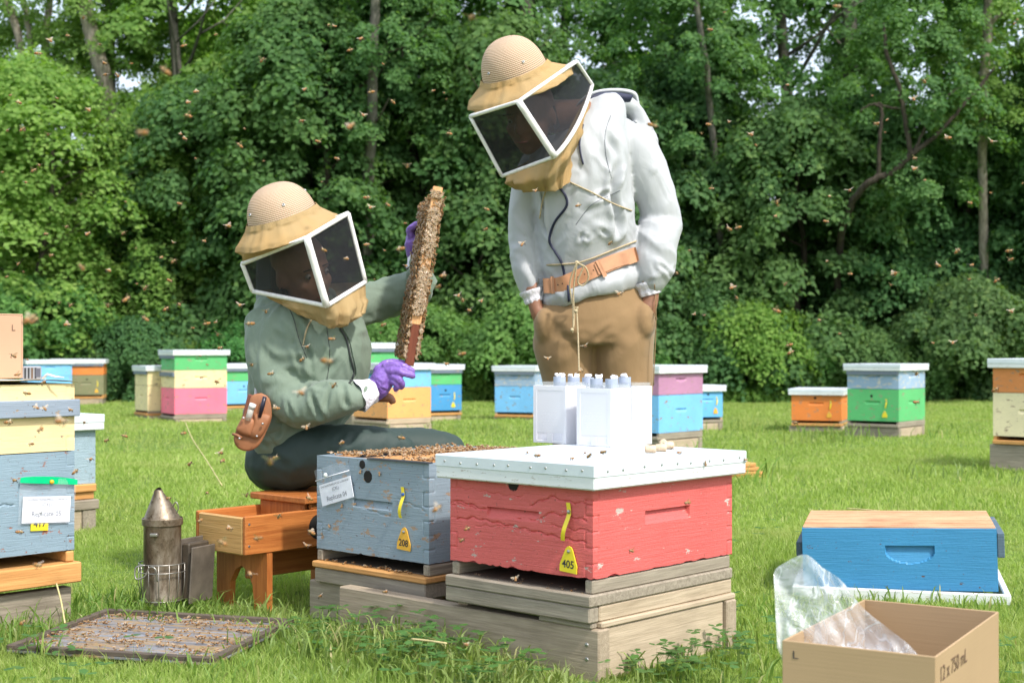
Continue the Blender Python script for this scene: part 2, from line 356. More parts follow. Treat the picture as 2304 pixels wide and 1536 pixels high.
    for px, Y, r, k in ((860, 3.15, .16, 90), (950, 3.02, .14, 80), (1100, 2.84, .12, 60), (1490, 2.95, .1, 60), (1600, 3.15, .12, 60), (760, 3.35, .12, 50), (1750, 3.3, .3, 60), (1740, 2.8, .3, 60), (2280, 2.9, .3, 60), (1640, 4.5, .7, 90), (80, 2.9, .3, 60), (1040, 2.5, .4, 60)):
        c = P(px, 784, Y)
        for _ in range(int(k * .55)):
            a, q = rs.uniform(0, 6.283), r * math.sqrt(rs.uniform()); pts.append((c.x + q * math.cos(a), c.y + q * math.sin(a), rs.uniform(.025, .085)))
    vs, fs = [], []
    for x, y, h in pts:
        if not outside(np.array([x]), np.array([y]))[0]: continue
        z = gz(x, y); s = rs.uniform(.008, .014); a0 = rs.uniform(0, 2)
        for q in range(3):
            a = a0 + q * 2.094; c = np.array([x, y, z + h]); d = np.array([math.cos(a), math.sin(a), rs.uniform(-.2, .3)]); e = np.array([-d[1], d[0], 0.0]); b = len(vs)
            vs += [c, c + (d * .5 + e * .5) * s * 1.5, c + (d * 1.1 + e * .35) * s * 1.5, c + (d * 1.1 - e * .35) * s * 1.5, c + (d * .5 - e * .5) * s * 1.5]; fs += [(b, b + 1, b + 2), (b, b + 2, b + 3), (b, b + 3, b + 4)]
        b = len(vs); vs += [np.array([x - .0007, y, z]), np.array([x + .0007, y, z]), np.array([x, y, z + h])]; fs += [(b, b + 1, b + 2)]
    m3 = leaf_mat('clover', [(0.0, (0.05, 0.13, 0.03)), (1.0, (0.10, 0.22, 0.05))], 0.3, 0.45)
    tag(link('clover', np_mesh('clover', vs, fs), m3), 'broad clover leaves growing up against the hive stands', 'clover', kind='stuff')
# ---------------------------------------------------------------- trees
def crown_mesh(name, seed, h, r, z0, nclump, per, lsize, open_=0.0, shape='dome', flat=0.5):
    rs = np.random.RandomState(seed); C = []
    while len(C) < nclump:
        z = rs.uniform(0, 1); a = rs.uniform(0, 6.283)
        if shape == 'dome': rr = math.sqrt(max(0.02, 1 - max(0, (z - 0.35) / 0.65) ** 2.2)) * (0.82 + 0.18 * z)
        elif shape == 'tall': rr = math.sin(min(1, z * 1.1 + 0.12) * math.pi * 0.9) ** 0.6 * 0.9 + 0.05
        else: rr = 1 - 0.5 * z
        rr *= 0.80 + 0.26 * math.sin(3 * a + seed + 5 * z) * math.sin(7 * z + 2 * a)
        q = rs.uniform(0.25, 1) ** 0.45 * rr
        C.append((math.cos(a) * q * r, math.sin(a) * q * r, z0 + z * h, rs.uniform(0.55, 1.25)))
    C = np.array(C); n = nclump * per; ci = np.repeat(np.arange(nclump), per); cs = C[ci]
    a = rs.uniform(0, 6.283, n); q = np.sqrt(rs.uniform(0, 1, n)); R = 0.34 * cs[:, 3] * (r / 1.7) ** 0.5
    ca = np.arctan2(cs[:, 1], cs[:, 0])
    px = np.cos(a) * q * R; py = np.sin(a) * q * R
    lump = np.sin(a * 3 + ci) * 0.25 + 1
    z = (1 - q ** 2) * R * flat * lump - q ** 2 * R * 0.25 + rs.normal(0, 0.10, n) * R - np.abs(rs.normal(0, .28, n)) * R * (rs.uniform(0, 1, n) < 0.5)
    # clumps tip outwards
    out = (px * np.cos(ca) + py * np.sin(ca)); z -= 0.45 * out
    pos = np.stack([cs[:, 0] + px * lump, cs[:, 1] + py * lump, cs[:, 2] + z], 1)
    nrm = np.stack([px / R * 0.7 + np.cos(ca) * 0.55, py / R * 0.7 + np.sin(ca) * 0.55, np.full(n, 0.75)], 1) + rs.normal(0, 0.42, (n, 3))
    nrm /= np.linalg.norm(nrm, axis=1)[:, None]
    d = np.cross(nrm, rs.normal(0, 1, (n, 3))); d /= np.linalg.norm(d, axis=1)[:, None]; d[:, 2] -= 0.35; d /= np.linalg.norm(d, axis=1)[:, None]; e = np.cross(nrm, d)
    L = lsize * rs.uniform(0.6, 1.3, n)[:, None]; W = L * 0.36
    V = np.stack([pos, pos + d * L * .45 - e * W + nrm * W * .3, pos + d * L, pos + d * L * .45 + e * W + nrm * W * .3], 1).reshape(-1, 3)
    i = np.arange(n)[:, None] * 4; F = np.concatenate([i + [0, 1, 2], i + [0, 2, 3]], 0)
    return np_mesh(name, V, F), C
def trunk_mesh(name, seed, h, r0, C=None, nl=9, lean=0.12, z_first=0.25):
    rs = random.Random(seed); mb = MB(); pts = []; x = y = 0
    for i in range(9):
        pts.append((x, y, h * i / 8 - (0.15 if i == 0 else 0))); x += rs.uniform(-lean, lean); y += rs.uniform(-lean, lean)
    mb.tube(pts, [r0 * (1.25 if i == 0 else 1 - 0.085 * i) for i in range(9)], 9)
    for k in range(nl):
        t = z_first + (0.95 - z_first) * (k + rs.random() * 0.7) / nl; i = min(7, int(t * 8)); f = t * 8 - i
        p = Vector(pts[i]).lerp(Vector(pts[i + 1]), f); a = rs.uniform(0, 6.28); ln = rs.uniform(0.5, 1.0) * h * 0.28; q = [p]; up = rs.uniform(0.3, 1.1)
        for j in range(4): q.append(q[-1] + Vector((math.cos(a), math.sin(a), up)) * ln / 4 + Vector((rs.uniform(-1, 1), rs.uniform(-1, 1), rs.uniform(-1, 1))) * 0.08)
        rr = r0 * (1 - 0.7 * t) * 0.42; mb.tube(q, [rr, rr * .8, rr * .6, rr * .4, rr * .2], 6)
        q2 = [q[2], q[2] + Vector((math.cos(a + 1), math.sin(a + 1), .6)) * ln * .25, q[2] + Vector((math.cos(a + 1.2), math.sin(a + 1.2), .9)) * ln * .45]; mb.tube(q2, [rr * .5, rr * .35, rr * .15], 5)
    me = bpy.data.meshes.new(name); me.from_pydata(mb.v, [], mb.f); me.polygons.foreach_set('use_smooth', [True] * len(me.polygons)); me.update(); return me
def bark(name, a, b):
    t = NT(name); f = t.noise(t.coord(scale=(9, 9, 1.6)), 3, 6, 0.65); g = t.noise(t.coord(), 1.4, 3)
    c = t.mix(t.ramp(g, [(0.4, 0.0), (0.7, 0.7)]), t.ramp(f, [(0.35, a), (0.7, b)]), tuple(x * 0.6 for x in a))
    return t.done(t.bsdf(c, 0.9, t.bump(f, 0.8, 0.03), spec=0.15))
def make_trees():
    bd = bark('dark_bark', (0.035, 0.028, 0.022), (0.10, 0.085, 0.065)); bp = bark('pale_bark', (0.20, 0.17, 0.135), (0.42, 0.37, 0.31)); bg_ = bark('grey_bark', (0.09, 0.085, 0.07), (0.22, 0.21, 0.18))
    lm = leaf_mat('broad_leaves', [(0.0, (0.058, 0.138, 0.050)), (0.45, (0.098, 0.22, 0.076)), (0.85, (0.135, 0.275, 0.092)), (1.0, (0.20, 0.33, 0.10))], 0.5, 0.7)
    ll = leaf_mat('light_leaves', [(0.0, (0.10, 0.20, 0.045)), (0.5, (0.16, 0.29, 0.065)), (1.0, (0.25, 0.37, 0.10))], 0.5, 0.66)
    var = {}
    for k, a in {'A': (21, 4.6, 1.75, 0.35, 210, 230, 0.082, 0, 'dome'), 'B': (22, 5.2, 1.7, 0.3, 220, 240, 0.085, 0, 'tall'), 'C': (23, 3.8, 1.8, 0.15, 190, 250, 0.078, 0, 'dome'),
                 'D': (24, 7.0, 2.5, 1.8, 125, 190, 0.105, 0, 'tall'), 'E': (25, 5.4, 2.3, 2.4, 100, 180, 0.105, 0, 'dome'), 'F': (26, 4.8, 1.9, 0.4, 240, 170, 0.075, 0, 'dome'),
                 'G': (27, 1.3, 1.3, 0.05, 90, 300, 0.062, 0, 'dome')}.items():
        var[k] = crown_mesh('crown', *a)[0]
    tr = {'A': trunk_mesh('trunk', 31, 4.6, 0.09), 'B': trunk_mesh('trunk', 32, 5.2, 0.10), 'C': trunk_mesh('trunk', 33, 3.6, 0.07), 'D': trunk_mesh('trunk', 34, 8.5, 0.14), 'E': trunk_mesh('trunk', 35, 8.8, 0.12),
          'F': trunk_mesh('trunk', 36, 4.6, 0.06, nl=14), 'G': trunk_mesh('stem', 37, 1.2, 0.03, nl=5)}
    for m in var.values(): pass
    def tree(kind, x, y, s=1.0, tint=(1, 1, 1), lab='', cat='tree', grp='trees along the back of the bee yard', mat=None, bk=None, name='tree', sz=1.0):
        r = empty(name, (x, y, gz(x, y) - 0.02), rnd.uniform(0, 6.28), lab, cat, grp); r.scale = (s, s, s * sz)
        for me, mt, nm in ((tr[kind], bk or bd, 'stem' if kind == 'G' else 'trunk'), (var[kind], mat or lm, 'foliage' if kind == 'G' else 'crown')):
            o = bpy.data.objects.new(nm, me); COL.objects.link(o); o.parent = r
            if not me.materials: me.materials.append(mt)
            o.material_slots[0].link = 'OBJECT'; o.material_slots[0].material = mt; o.color = (*tint, 1)
        return r
    F1 = 'dense dark green broadleaf tree in the front row, leafy down to the grass'; F2 = 'light green feathery tree at the left end of the tree line'
    B1 = 'tall broadleaf tree behind the front row, reaching out of the picture'; BR = 'pale green tree far back in the wood, seen between nearer crowns'
    front = [(-9.6, 'F', 1.0, 1.2), (-7.9, 'F', 1.05, 1.25), (-6.6, 'F', 1.1, 1.15), (-5.3, 'F', 0.95, 1.1), (-4.2, 'C', 1.1, 1.0), (-2.9, 'A', 1.1, .95), (-1.5, 'B', 1.05, .95), (-0.2, 'A', 1.05, 1.0), (1.3, 'C', 1.1, 1.0), (2.6, 'B', .95, 1.0), (3.9, 'C', 1.0, 1.0), (5.2, 'A', .85, 1.0), (6.5, 'C', 1.05, 1.0), (7.8, 'B', 1.0, 1), (9.4, 'A', 1.0, 1)]
    where = ['standing outside the picture at the left end', 'furthest left, cut by the picture edge', 'rising behind the tan box at the left edge', 'rising behind the olive and orange hive', 'rising behind the low cream hive', 'rising behind the pink and green stacked hive', 'rising behind the seated beekeeper', 'rising behind the raised bee frame', 'rising behind the standing beekeeper', 'rising behind the lilac topped hive',
        'rising between the lilac topped hive and the low orange hive', 'rising behind the green hive with the pale blue super', 'rising between the green hive and the right edge', 'furthest right, cut by the picture edge', 'standing outside the picture at the right end']
    for i, (x, k, s, br) in enumerate(front):
        light = k == 'F'; tree(k, x * 1.0, 19.9 + 0.5 * math.sin(i * 2.3), s, (br, br, br * .95) if light else (br * rnd.uniform(.8, .98), br * .9, br * rnd.uniform(.85, 1.05)), ('light green feathery tree, ' if light else 'dense dark green tree, ') + where[i], mat=ll if light else lm, sz=.8 if light else 1.0)
    for i, x in enumerate(np.linspace(-9.5, 9.5, 14)):
        if i in (1, 2, 10): continue
        tree('D' if i % 2 else 'E', x + rnd.uniform(-.4, .4), 22.6 + 1.3 * math.sin(i * 1.9), rnd.uniform(.9, 1.08), (.95, 1, .95), B1, grp='tall trees of the second row', bk=bg_, mat=ll if x < -3.8 else lm)
    for i, x in enumerate(np.linspace(-12, 12, 12)):
        if i in (0, 1, 2, 5, 6, 8, 9): continue
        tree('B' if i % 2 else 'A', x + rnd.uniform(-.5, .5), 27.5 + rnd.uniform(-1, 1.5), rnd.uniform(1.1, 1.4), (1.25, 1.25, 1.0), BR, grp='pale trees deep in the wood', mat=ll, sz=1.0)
    for i in range(26):
        x = -9.3 + i * 0.74 + rnd.uniform(-.2, .2); tree('G', x, 18.9 + rnd.uniform(-.25, .35), rnd.uniform(.55, 1.15), (rnd.uniform(.75, 1.1), rnd.uniform(.85, 1.15), .95), 'low leafy bush at the foot of the tree line, behind the grass edge', 'bush', 'bushes along the grass edge', mat=ll if i % 5 == 2 else lm, name='bush')
    for i, x in enumerate(np.linspace(-10, 10, 15)):
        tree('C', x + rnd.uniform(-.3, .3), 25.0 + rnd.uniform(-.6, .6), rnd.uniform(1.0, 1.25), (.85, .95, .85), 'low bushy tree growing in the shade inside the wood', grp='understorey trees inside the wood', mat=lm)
    # trunks and limbs one can tell apart
    def bare(name, lab, mat, limbs, tw=0.0):
        mb = MB()
        for pts in limbs:
            q = [P(a, b, Y) for a, b, Y, r in pts]; rr = [r * Y / FPX for a, b, Y, r in pts]
            c = cr(q, 6); jit = [p + Vector((rnd.uniform(-1, 1), 0, rnd.uniform(-1, 1))) * 0.012 for p in c]; mb.tube(jit, crf(rr, 6), 9)
        o = mb.build('trunk', mat, None, True); r = empty(name, (0, 0, 0), 0, lab, 'tree'); base = Vector(o.data.vertices[0].co); r.location = (base.x, base.y, 0); o.parent = r; o.location = (-base.x, -base.y, 0)
        vs = np.array([v.co[:] for v in o.data.vertices]); top = vs[vs[:, 2] > np.percentile(vs[:, 2], 70)]
        cr_ = bpy.data.objects.new('crown', var['E' if mat is bp else 'D']); COL.objects.link(cr_); cr_.parent = r; cr_.location = (top[:, 0].mean() - base.x, top[:, 1].mean() + 0.5 - base.y, vs[:, 2].max() - 3.2); cr_.scale = (.55, .55, .5)
        cr_.material_slots[0].link = 'OBJECT'; cr_.material_slots[0].material = ll if mat is bp else lm; cr_.color = (1, 1, 1, 1); return r
    bare('tree', 'pale bare curved trunk rising above the light green thicket at far left', bp, [[(262, 900, 21.6, 16), (262, 420, 21.4, 17), (250, 250, 21.2, 18), (215, 110, 21, 18), (195, 30, 21, 16), (186, -60, 21, 15)]])
    bare('tree', 'grey upright trunk just right of the pale curved trunk', bg_, [[(245, 900, 22.4, 14), (246, 120, 22.4, 13), (246, -40, 22.4, 11)]])
    bare('tree', 'thin pale twin stems leaning against the sky at the top left corner', bp, [[(110, 900, 22, 10), (100, 300, 22, 9), (102, 100, 22, 9), (116, -30, 22, 7)], [(70, 420, 21.8, 8), (66, 100, 21.8, 7), (50, 0, 21.8, 6), (44, -60, 21.8, 5)], [(75, 350, 21.8, 9), (40, 80, 21.8, 9), (0, -20, 21.8, 7)]])
    bare('tree', 'straight dark trunk in the middle of the wood, left of the raised bee frame', bg_, [[(828, 900, 19.6, 15), (828, 430, 19.3, 13), (836, 260, 19.0, 12), (843, 0, 18.8, 11), (846, -60, 18.8, 11)]])
    bare('tree', 'grey trunk directly behind the crown of the standing beekeeper\'s hat', bg_, [[(1195, 900, 20.5, 20), (1193, 400, 20.4, 18), (1186, 0, 20.4, 17), (1184, -60, 20.4, 16)]])
    bare('tree', 'slim grey trunk between the standing beekeeper and the right edge', bg_, [[(1640, 900, 19.8, 9), (1612, 400, 19.4, 8), (1585, 120, 18.9, 7), (1560, -40, 18.8, 7)]])
    bare('tree', 'broad shaded trunk behind the leaves right of the standing beekeeper', bg_, [[(1900, 900, 20.8, 20), (1915, 300, 20.8, 18), (1908, -40, 20.8, 17)]])
    bare('tree', 'pale grey straight trunk at the right edge of the wood', bp, [[(2212, 900, 19.6, 12), (2212, 420, 18.9, 10), (2212, 250, 18.5, 11), (2222, 60, 18.5, 11), (2226, -60, 18.5, 10)], [(2224, 60, 18.5, 5), (2262, 20, 18.4, 4), (2300, -20, 18.4, 3)]])
    bare('tree', 'crooked dark forked tree with bare sweeping boughs on the right', bd, [[(1880, 900, 19.5, 8), (1885, 620, 19.2, 8), (1905, 480, 18.5, 8), (1960, 408, 18.1, 8), (2010, 385, 18.1, 7), (2055, 345, 18.0, 7)], [(2055, 345, 18.0, 6), (2110, 300, 18, 5), (2170, 235, 18, 4), (2205, 195, 18, 4), (2238, 150, 18, 2)],
        [(2052, 350, 18.0, 6), (2036, 270, 18, 5.5), (2024, 200, 18, 5), (1998, 125, 18, 4.5), (1990, 50, 18, 3)], [(2055, 345, 18, 4), (2082, 290, 18, 3.5), (2112, 235, 18, 3), (2150, 205, 18, 2.5), (2188, 182, 18, 2)],
        [(1975, 400, 18.1, 5), (1978, 330, 18, 4.5), (1985, 250, 18, 4), (1968, 235, 18, 3)], [(2028, 245, 18, 3), (2000, 240, 18, 2.5), (1968, 232, 18, 2.5), (1935, 252, 18, 2)]])
# ---------------------------------------------------------------- colours of the paint and timber
W_GREY = wood('weathered_wood', (0.18, 0.148, 0.112), (0.37, 0.32, 0.25), 0); W_GREYy = wood('weathered_wood', (0.18, 0.148, 0.112), (0.37, 0.32, 0.25), 1)
W_PINE = wood('new_pine', (0.34, 0.265, 0.18), (0.53, 0.43, 0.31), 0, dark=0.35); W_PINEy = wood('new_pine', (0.27, 0.215, 0.15), (0.42, 0.34, 0.25), 1, dark=0.4)
W_ORNG = wood('orange_pine', (0.45, 0.20, 0.06), (0.66, 0.36, 0.13), 0, dark=0.35); W_ORNGy = wood('orange_pine', (0.45, 0.20, 0.06), (0.66, 0.36, 0.13), 1, dark=0.35)
W_DARK_SHADE = wood('dark_wood_and_slot_shade', (0.06, 0.045, 0.035), (0.14, 0.11, 0.085), 0)  # dark rim timber, also used to paint shade inside the entrance slots
BLACK = simple('hole_shade_black', (0.012, 0.010, 0.008), 0.9, 0.1, bump=0)  # black that paints the shade of a hole onto a flat disc
INK = simple('ink', (0.03, 0.03, 0.035), 0.7, 0.05, bump=0); INK2 = simple('grey_print', (0.10, 0.10, 0.13), 0.7, 0.05, bump=0); INK3 = simple('brown_print', (0.14, 0.08, 0.05), 0.7, 0.05, bump=0)
YEL = simple('yellow_tag', (0.78, 0.62, 0.03), 0.4, 0.08, bump=0.05); YEL2 = simple('orange_yellow_tag', (0.78, 0.42, 0.05), 0.4, 0.1, bump=0.05)
STEEL = simple('steel_nail', (0.45, 0.45, 0.45), 0.35, 0.1, metal=0.9); WHITEP = simple('label_paper', (0.82, 0.83, 0.90), 0.7, 0.03, bump=0)
def lidmat():
    t = NT('white_lid_paint'); v = t.coord(); s = t.noise(t.coord(scale=(1, 1, 5)), 30, 5, 0.7); b = t.noise(v, 4, 4)
    c = t.ramp(b, [(0.3, (0.62, 0.65, 0.66)), (0.7, (0.74, 0.76, 0.77))]); c = t.mix(t.ramp(s, [(0.60, 0), (0.64, 0.8)]), c, (0.36, 0.31, 0.25)); c = t.mix(t.ramp(t.noise(v, 120, 2), [(0.72, 0), (0.74, .7)]), c, (0.14, 0.09, 0.06))
    return t.done(t.bsdf(c, 0.45, t.bump(s, 0.2, 0.002)))
M_LID = lidmat(); M_CAP = simple('white_metal_cap', (0.60, 0.655, 0.70), 0.38, 0.06, 14, 0.06, spec=0.6)
GREYC = paint('grey_cleat_paint', (0.13, 0.165, 0.215), wear=.3)
def hashed(p, s=1.0): return mnoise.noise(Vector(p) * s)
def seg_d(U, V, a, b):
    ax, ay = a; bx, by = b; dx, dy = bx - ax, by - ay; L = dx * dx + dy * dy + 1e-12
    t = np.clip(((U - ax) * dx + (V - ay) * dy) / L, 0, 1); return np.hypot(U - ax - t * dx, V - ay - t * dy)
def face(mb, O, Ud, Nd, w, h, res, hand=None, joints=False, cracks=(), rot=0.0, grain=0.0, half=False, seed=0, bottom=0.0):
    """one board face as a grid pushed inwards for the hand hold, joints, cracks and rotten edges"""
    nu, nv = max(2, int(w / res)), max(2, int(h / res)); u, v = np.meshgrid(np.linspace(0, w, nu + 1), np.linspace(0, h, nv + 1)); d = np.zeros_like(u)
    edge = np.minimum(np.minimum(u, w - u), np.minimum(v, h - v)); safe = np.clip(edge / 0.006, 0, 1)
    if hand:
        c, zt, hw, hh, dp = hand; t = (zt - v) / hh; ins = (np.abs(u - c) < hw) & (t > 0) & (t < 1)
        if half: ins &= ((u - c) / hw) ** 2 + (np.clip(t - .25, 0, 1) / .75) ** 2 < 1
        d = np.where(ins, dp * (1 - t * (.9 if not half else .75)), d)
    if joints:
        n = max(3, int(h / 0.032)); fh = h / n
        for e in (0, 1):
            uu = u if e == 0 else w - u
            for k in range(n):
                z0 = k * fh; odd = (k + e) % 2
                g = np.exp(-((v - z0) / 0.0016) ** 2) * (uu < 0.02) * (k > 0)
                g = np.maximum(g, np.exp(-((uu - 0.02) / 0.0016) ** 2) * ((v > z0) & (v < z0 + fh)) * (1 if odd else 0)); d += g * 0.0028 * (0.5 + 0.5 * math.sin(k * 2.1 + seed) ** 2)
    for pts, wd, dp in cracks:
        wd, dp = wd * .8, dp * .75
        for a, b in zip(pts[:-1], pts[1:]):
            dd = seg_d(u, v + 0.002 * np.sin(u * 160), a, b); d = np.maximum(d, dp * np.exp(-(dd / wd) ** 2)); up = (v + 0.002 * np.sin(u * 160) - a[1] - (u - a[0]) * (b[1] - a[1]) / max(1e-6, b[0] - a[0]))
            m = (u >= min(a[0], b[0])) & (u <= max(a[0], b[0])); d = d - np.where(m, 0.0008 * np.exp(-np.abs(up) / 0.006) * (up > 0), 0)
    if grain:
        g = sum(np.sin(v * f + 3 * np.sin(u * q + f) + seed) / k for f, q, k in ((310, 7, 2.2), (730, 13, 2.2), (1190, 21, 3))); d += safe * grain * (g * 0.5)
        rs = np.random.RandomState(seed); d += safe * grain * 0.5 * rs.normal(0, 1, d.shape)
    if rot:
        rs = np.random.RandomState(seed + 3); ch = np.abs(np.interp(u[0], np.linspace(0, w, 23), rs.normal(0, 1, 23))) * rot + rot * 0.35 * rs.uniform(0, 1, u.shape[1]); v[0] += ch; v[1] = np.maximum(v[1], v[0] + .0005); v[2] = np.maximum(v[2], v[1] + .0005); d[0] += .004
    O, Ud, Nd = np.array(O), np.array(Ud), np.array(Nd)
    pos = O + u[..., None] * Ud + v[..., None] * np.array([0, 0, 1.0]) + d[..., None] * Nd
    i = (np.arange(nv)[:, None] * (nu + 1) + np.arange(nu)[None]).ravel(); F = np.stack([i, i + 1, i + nu + 2, i + nu + 1], 1)
    mb.add(pos.reshape(-1, 3).tolist(), F.tolist())
def hbox(parent, name, D, W, z0, h, mat, res=0.008, handL=None, handR=None, open_top=False, smooth=True, cL=(), cR=(), rot=0.0, grain=0.0, joints=False, half=False, seed=0, g=0.0):
    mb = MB(); g0 = g
    face(mb, (g0, W - g0, z0), (0, -1, 0), (1, 0, 0), W - 2 * g0, h, res, handL, joints, cL, rot, grain, half, seed)       # u runs from far left to the near corner
    face(mb, (g0, g0, z0), (1, 0, 0), (0, 1, 0), D - 2 * g0, h, res, handR, joints, cR, rot, grain, half, seed + 5)
    z1 = z0 + h
    mb.add([(D - g0, g0, z0), (D - g0, W - g0, z0), (D - g0, W - g0, z1), (D - g0, g0, z1)], [(0, 1, 2, 3)]); mb.add([(g0, W - g0, z0), (D - g0, W - g0, z0), (D - g0, W - g0, z1), (g0, W - g0, z1)], [(3, 2, 1, 0)])
    if not open_top: mb.add([(g0, g0, z1), (D - g0, g0, z1), (D - g0, W - g0, z1), (g0, W - g0, z1)], [(0, 1, 2, 3)])
    else:
        k = 0.02; mb.add([(g0, g0, z1), (D, g0, z1), (D, W, z1), (g0, W, z1), (k, k, z1), (D - k, k, z1), (D - k, W - k, z1), (k, W - k, z1), (k, k, z0 + .01), (D - k, k, z0 + .01), (D - k, W - k, z0 + .01), (k, W - k, z0 + .01)],
            [(0, 1, 5, 4), (1, 2, 6, 5), (2, 3, 7, 6), (3, 0, 4, 7), (4, 5, 9, 8), (5, 6, 10, 9), (6, 7, 11, 10), (7, 4, 8, 11), (8, 9, 10, 11)])
    mb.add([(g0, g0, z0 + .004), (D - g0, g0, z0 + .004), (D - g0, W - g0, z0 + .004), (g0, W - g0, z0 + .004)], [(3, 2, 1, 0)])
    return mb.build(name, mat, parent, smooth, 35)
def plank(parent, a, b, mat, name='plank', bev=0.003, j=0.0):
    mb = MB(); M = None
    if j: M = Matrix.Rotation(rnd.uniform(-j, j), 4, 'Z')
    mb.box(a, b, bev, M); return mb.build(name, mat, parent)
def make_lid(parent, D, W, zb, hh=0.052, ov=0.025, near=False, name='lid'):
    mb = MB(); mb.box((-ov + .0015, -ov + .0015, zb), (D + ov - .0015, W + ov - .0015, zb + hh * .62), 0.003); o = mb.build(name, M_LID, parent)
    c = MB(); c.box((-ov, -ov, zb + hh * .47), (D + ov, W + ov, zb + hh), 0.0025); cap = c.build('metal_cap', M_CAP, o)
    if near:
        for face_, ln in ((0, W), (1, D)):
            n = 9
            for k in range(n):
                q = MB(); p = -ov + (ln + 2 * ov) * (k + .5 + rnd.uniform(-.2, .2)) / n; z = zb + hh * .72 + rnd.uniform(-.002, .002); M = Matrix.Translation((-ov, p, z)) @ Matrix.Rotation(-math.pi / 2, 4, 'Y') if face_ == 0 else Matrix.Translation((p, -ov, z)) @ Matrix.Rotation(math.pi / 2, 4, 'X')
                q.lathe([(0.0032, 0), (0.0026, 0.0009), (0.0008, 0.0012)], 8, cap=True, M=M.to_3x3(), c=M.translation); q.build('nail', STEEL, o)
    return o
def ear_tag(parent, face_, a, z, num=None, mat=None, w=0.046, h=0.055, tilt=0.0, s=1.0):
    """drop shaped cattle tag nailed to the box; face_ 'L' is the x=0 side, 'R' the y=0 side"""
    out = [(-w / 2, -h / 2), (w / 2, -h / 2), (w / 2, -h * .22), (w * .2, h * .38), (w * .1, h * .47), (0, h * .5), (-w * .1, h * .47), (-w * .2, h * .38), (-w / 2, -h * .22)]; out = [(x * s, y * s) for x, y in out]
    M = (frame_mat((-0.002, a, z), (0, -1, 0), (0, 0, 1), (-1, 0, 0)) if face_ == 'L' else frame_mat((a, -0.002, z), (1, 0, 0), (0, 0, 1), (0, -1, 0))) @ Matrix.Rotation(tilt, 4, 'Z')
    mb = MB(); mb.prism(out, 0, 0.0025, M); o = mb.build('number_tag', mat or YEL, parent)
    if num: text(num, h * .42, M @ Matrix.Translation((0, -h * .2, .0032)), INK, o, 'number', 0.95, 0.0004)
    n = MB(); n.lathe([(.004, .0026), (.0035, .005), (.001, .0062)], 10, cap=True, M=M.to_3x3(), c=(M @ Vector((0, h * .3 * s, 0)))); n.build('nail', STEEL, o); return o
def ribbon(parent, face_, a, z0, z1, mat, w=0.011, bow=0.014, dot=None, drift=0.0):
    mb = MB(); n = 10
    def fn(u, v):
        t = v; out = bow * math.sin(min(1, max(0, t - .25) / .75) * math.pi * .75) ** 1.2 if t > .25 else 0.001; x = (u - .5) * w + drift * t * t + .004 * math.sin(t * 4); z = z0 + (z1 - z0) * t
        return (-0.002 - out, a - x, z) if face_ == 'L' else (a + x, -0.002 - out, z)
    mb.grid(fn, 2, n); o = mb.build('tape_strip', mat, parent, True); c = fn(.5, .24)
    q = MB(); q.lathe([(.0045, 0), (.004, .003), (.001, .004)], 10, cap=True, M=Matrix.Rotation(-math.pi / 2, 3, 'Y') if face_ == 'L' else Matrix.Rotation(math.pi / 2, 3, 'X'), c=c); q.build('push_pin', dot or STEEL, o); return o
def disc_hole(parent, face_, a, z, r, name='entrance_hole_shade'):
    mb = MB(); M = Matrix.Rotation(-math.pi / 2, 3, 'Y') if face_ == 'L' else Matrix.Rotation(math.pi / 2, 3, 'X')
    mb.lathe([(r, 0.0004), (r * .92, -0.0), (r * .85, 0.0009), (0.0001, 0.0009)], 20, c=(0, a, z) if face_ == 'L' else (a, 0, z), M=M); return mb.build(name, BLACK, parent)  # no real hole: flat disc with the hole's shade as its colour
def cleat(parent_box, face_, D, W, z, mat=None, h=0.04, t=0.019, ext=0.0):
    mb = MB()
    if face_ == 'L': mb.box((-t, -ext, z), (-0.0005, W + ext, z + h), .002)
    else: mb.box((-ext, -t, z), (D + ext, -0.0005, z + h), .002)
    return mb.build('cleat', mat or GREYC, parent_box)
def bottom_board(parent, D, W, zb, front, mat, mat2, t=0.022, gap=0.022, low=0.022):
    """floor with side rails; the front side is left open as the bees' entrance"""
    o = plank(parent, (-.012 if front == 'L' else 0, -.012 if front == 'R' else 0, zb - gap - t), (D, W, zb - gap), mat, 'bottom_board')
    r = 0.02
    if front == 'L': rails = [((0.003, 0, zb - gap), (D, r, zb - .001)), ((0.003, W - r, zb - gap), (D, W, zb - .001)), ((D - r, r, zb - gap), (D, W - r, zb - .001))]
    else: rails = [((0, 0.003, zb - gap), (r, W, zb - .001)), ((D - r, 0.003, zb - gap), (D, W, zb - .001)), ((r, W - r, zb - gap), (D - r, W, zb - .001))]
    for a, b in rails: plank(o, a, b, mat2, 'rail', 0.0015)
    m = MB(); m.box((.03, .03, zb - gap + .001), (D - .03, W - .03, zb - .002)); return o
PC = {}
def pc(key, c, **kw): return paint('paint_' + key, c, **kw)
C_PINK = (0.80, 0.16, 0.25); C_CREAM = (0.72, 0.60, 0.33); C_GREEN = (0.09, 0.42, 0.14); C_SKY = (0.17, 0.45, 0.75); C_BLUE = (0.05, 0.26, 0.52); C_ORNG = (0.68, 0.20, 0.035); C_LORNG = (0.80, 0.36, 0.12); C_PALEB = (0.27, 0.38, 0.52); C_LILAC = (0.42, 0.20, 0.33); C_OLIVE = (0.20, 0.20, 0.10)
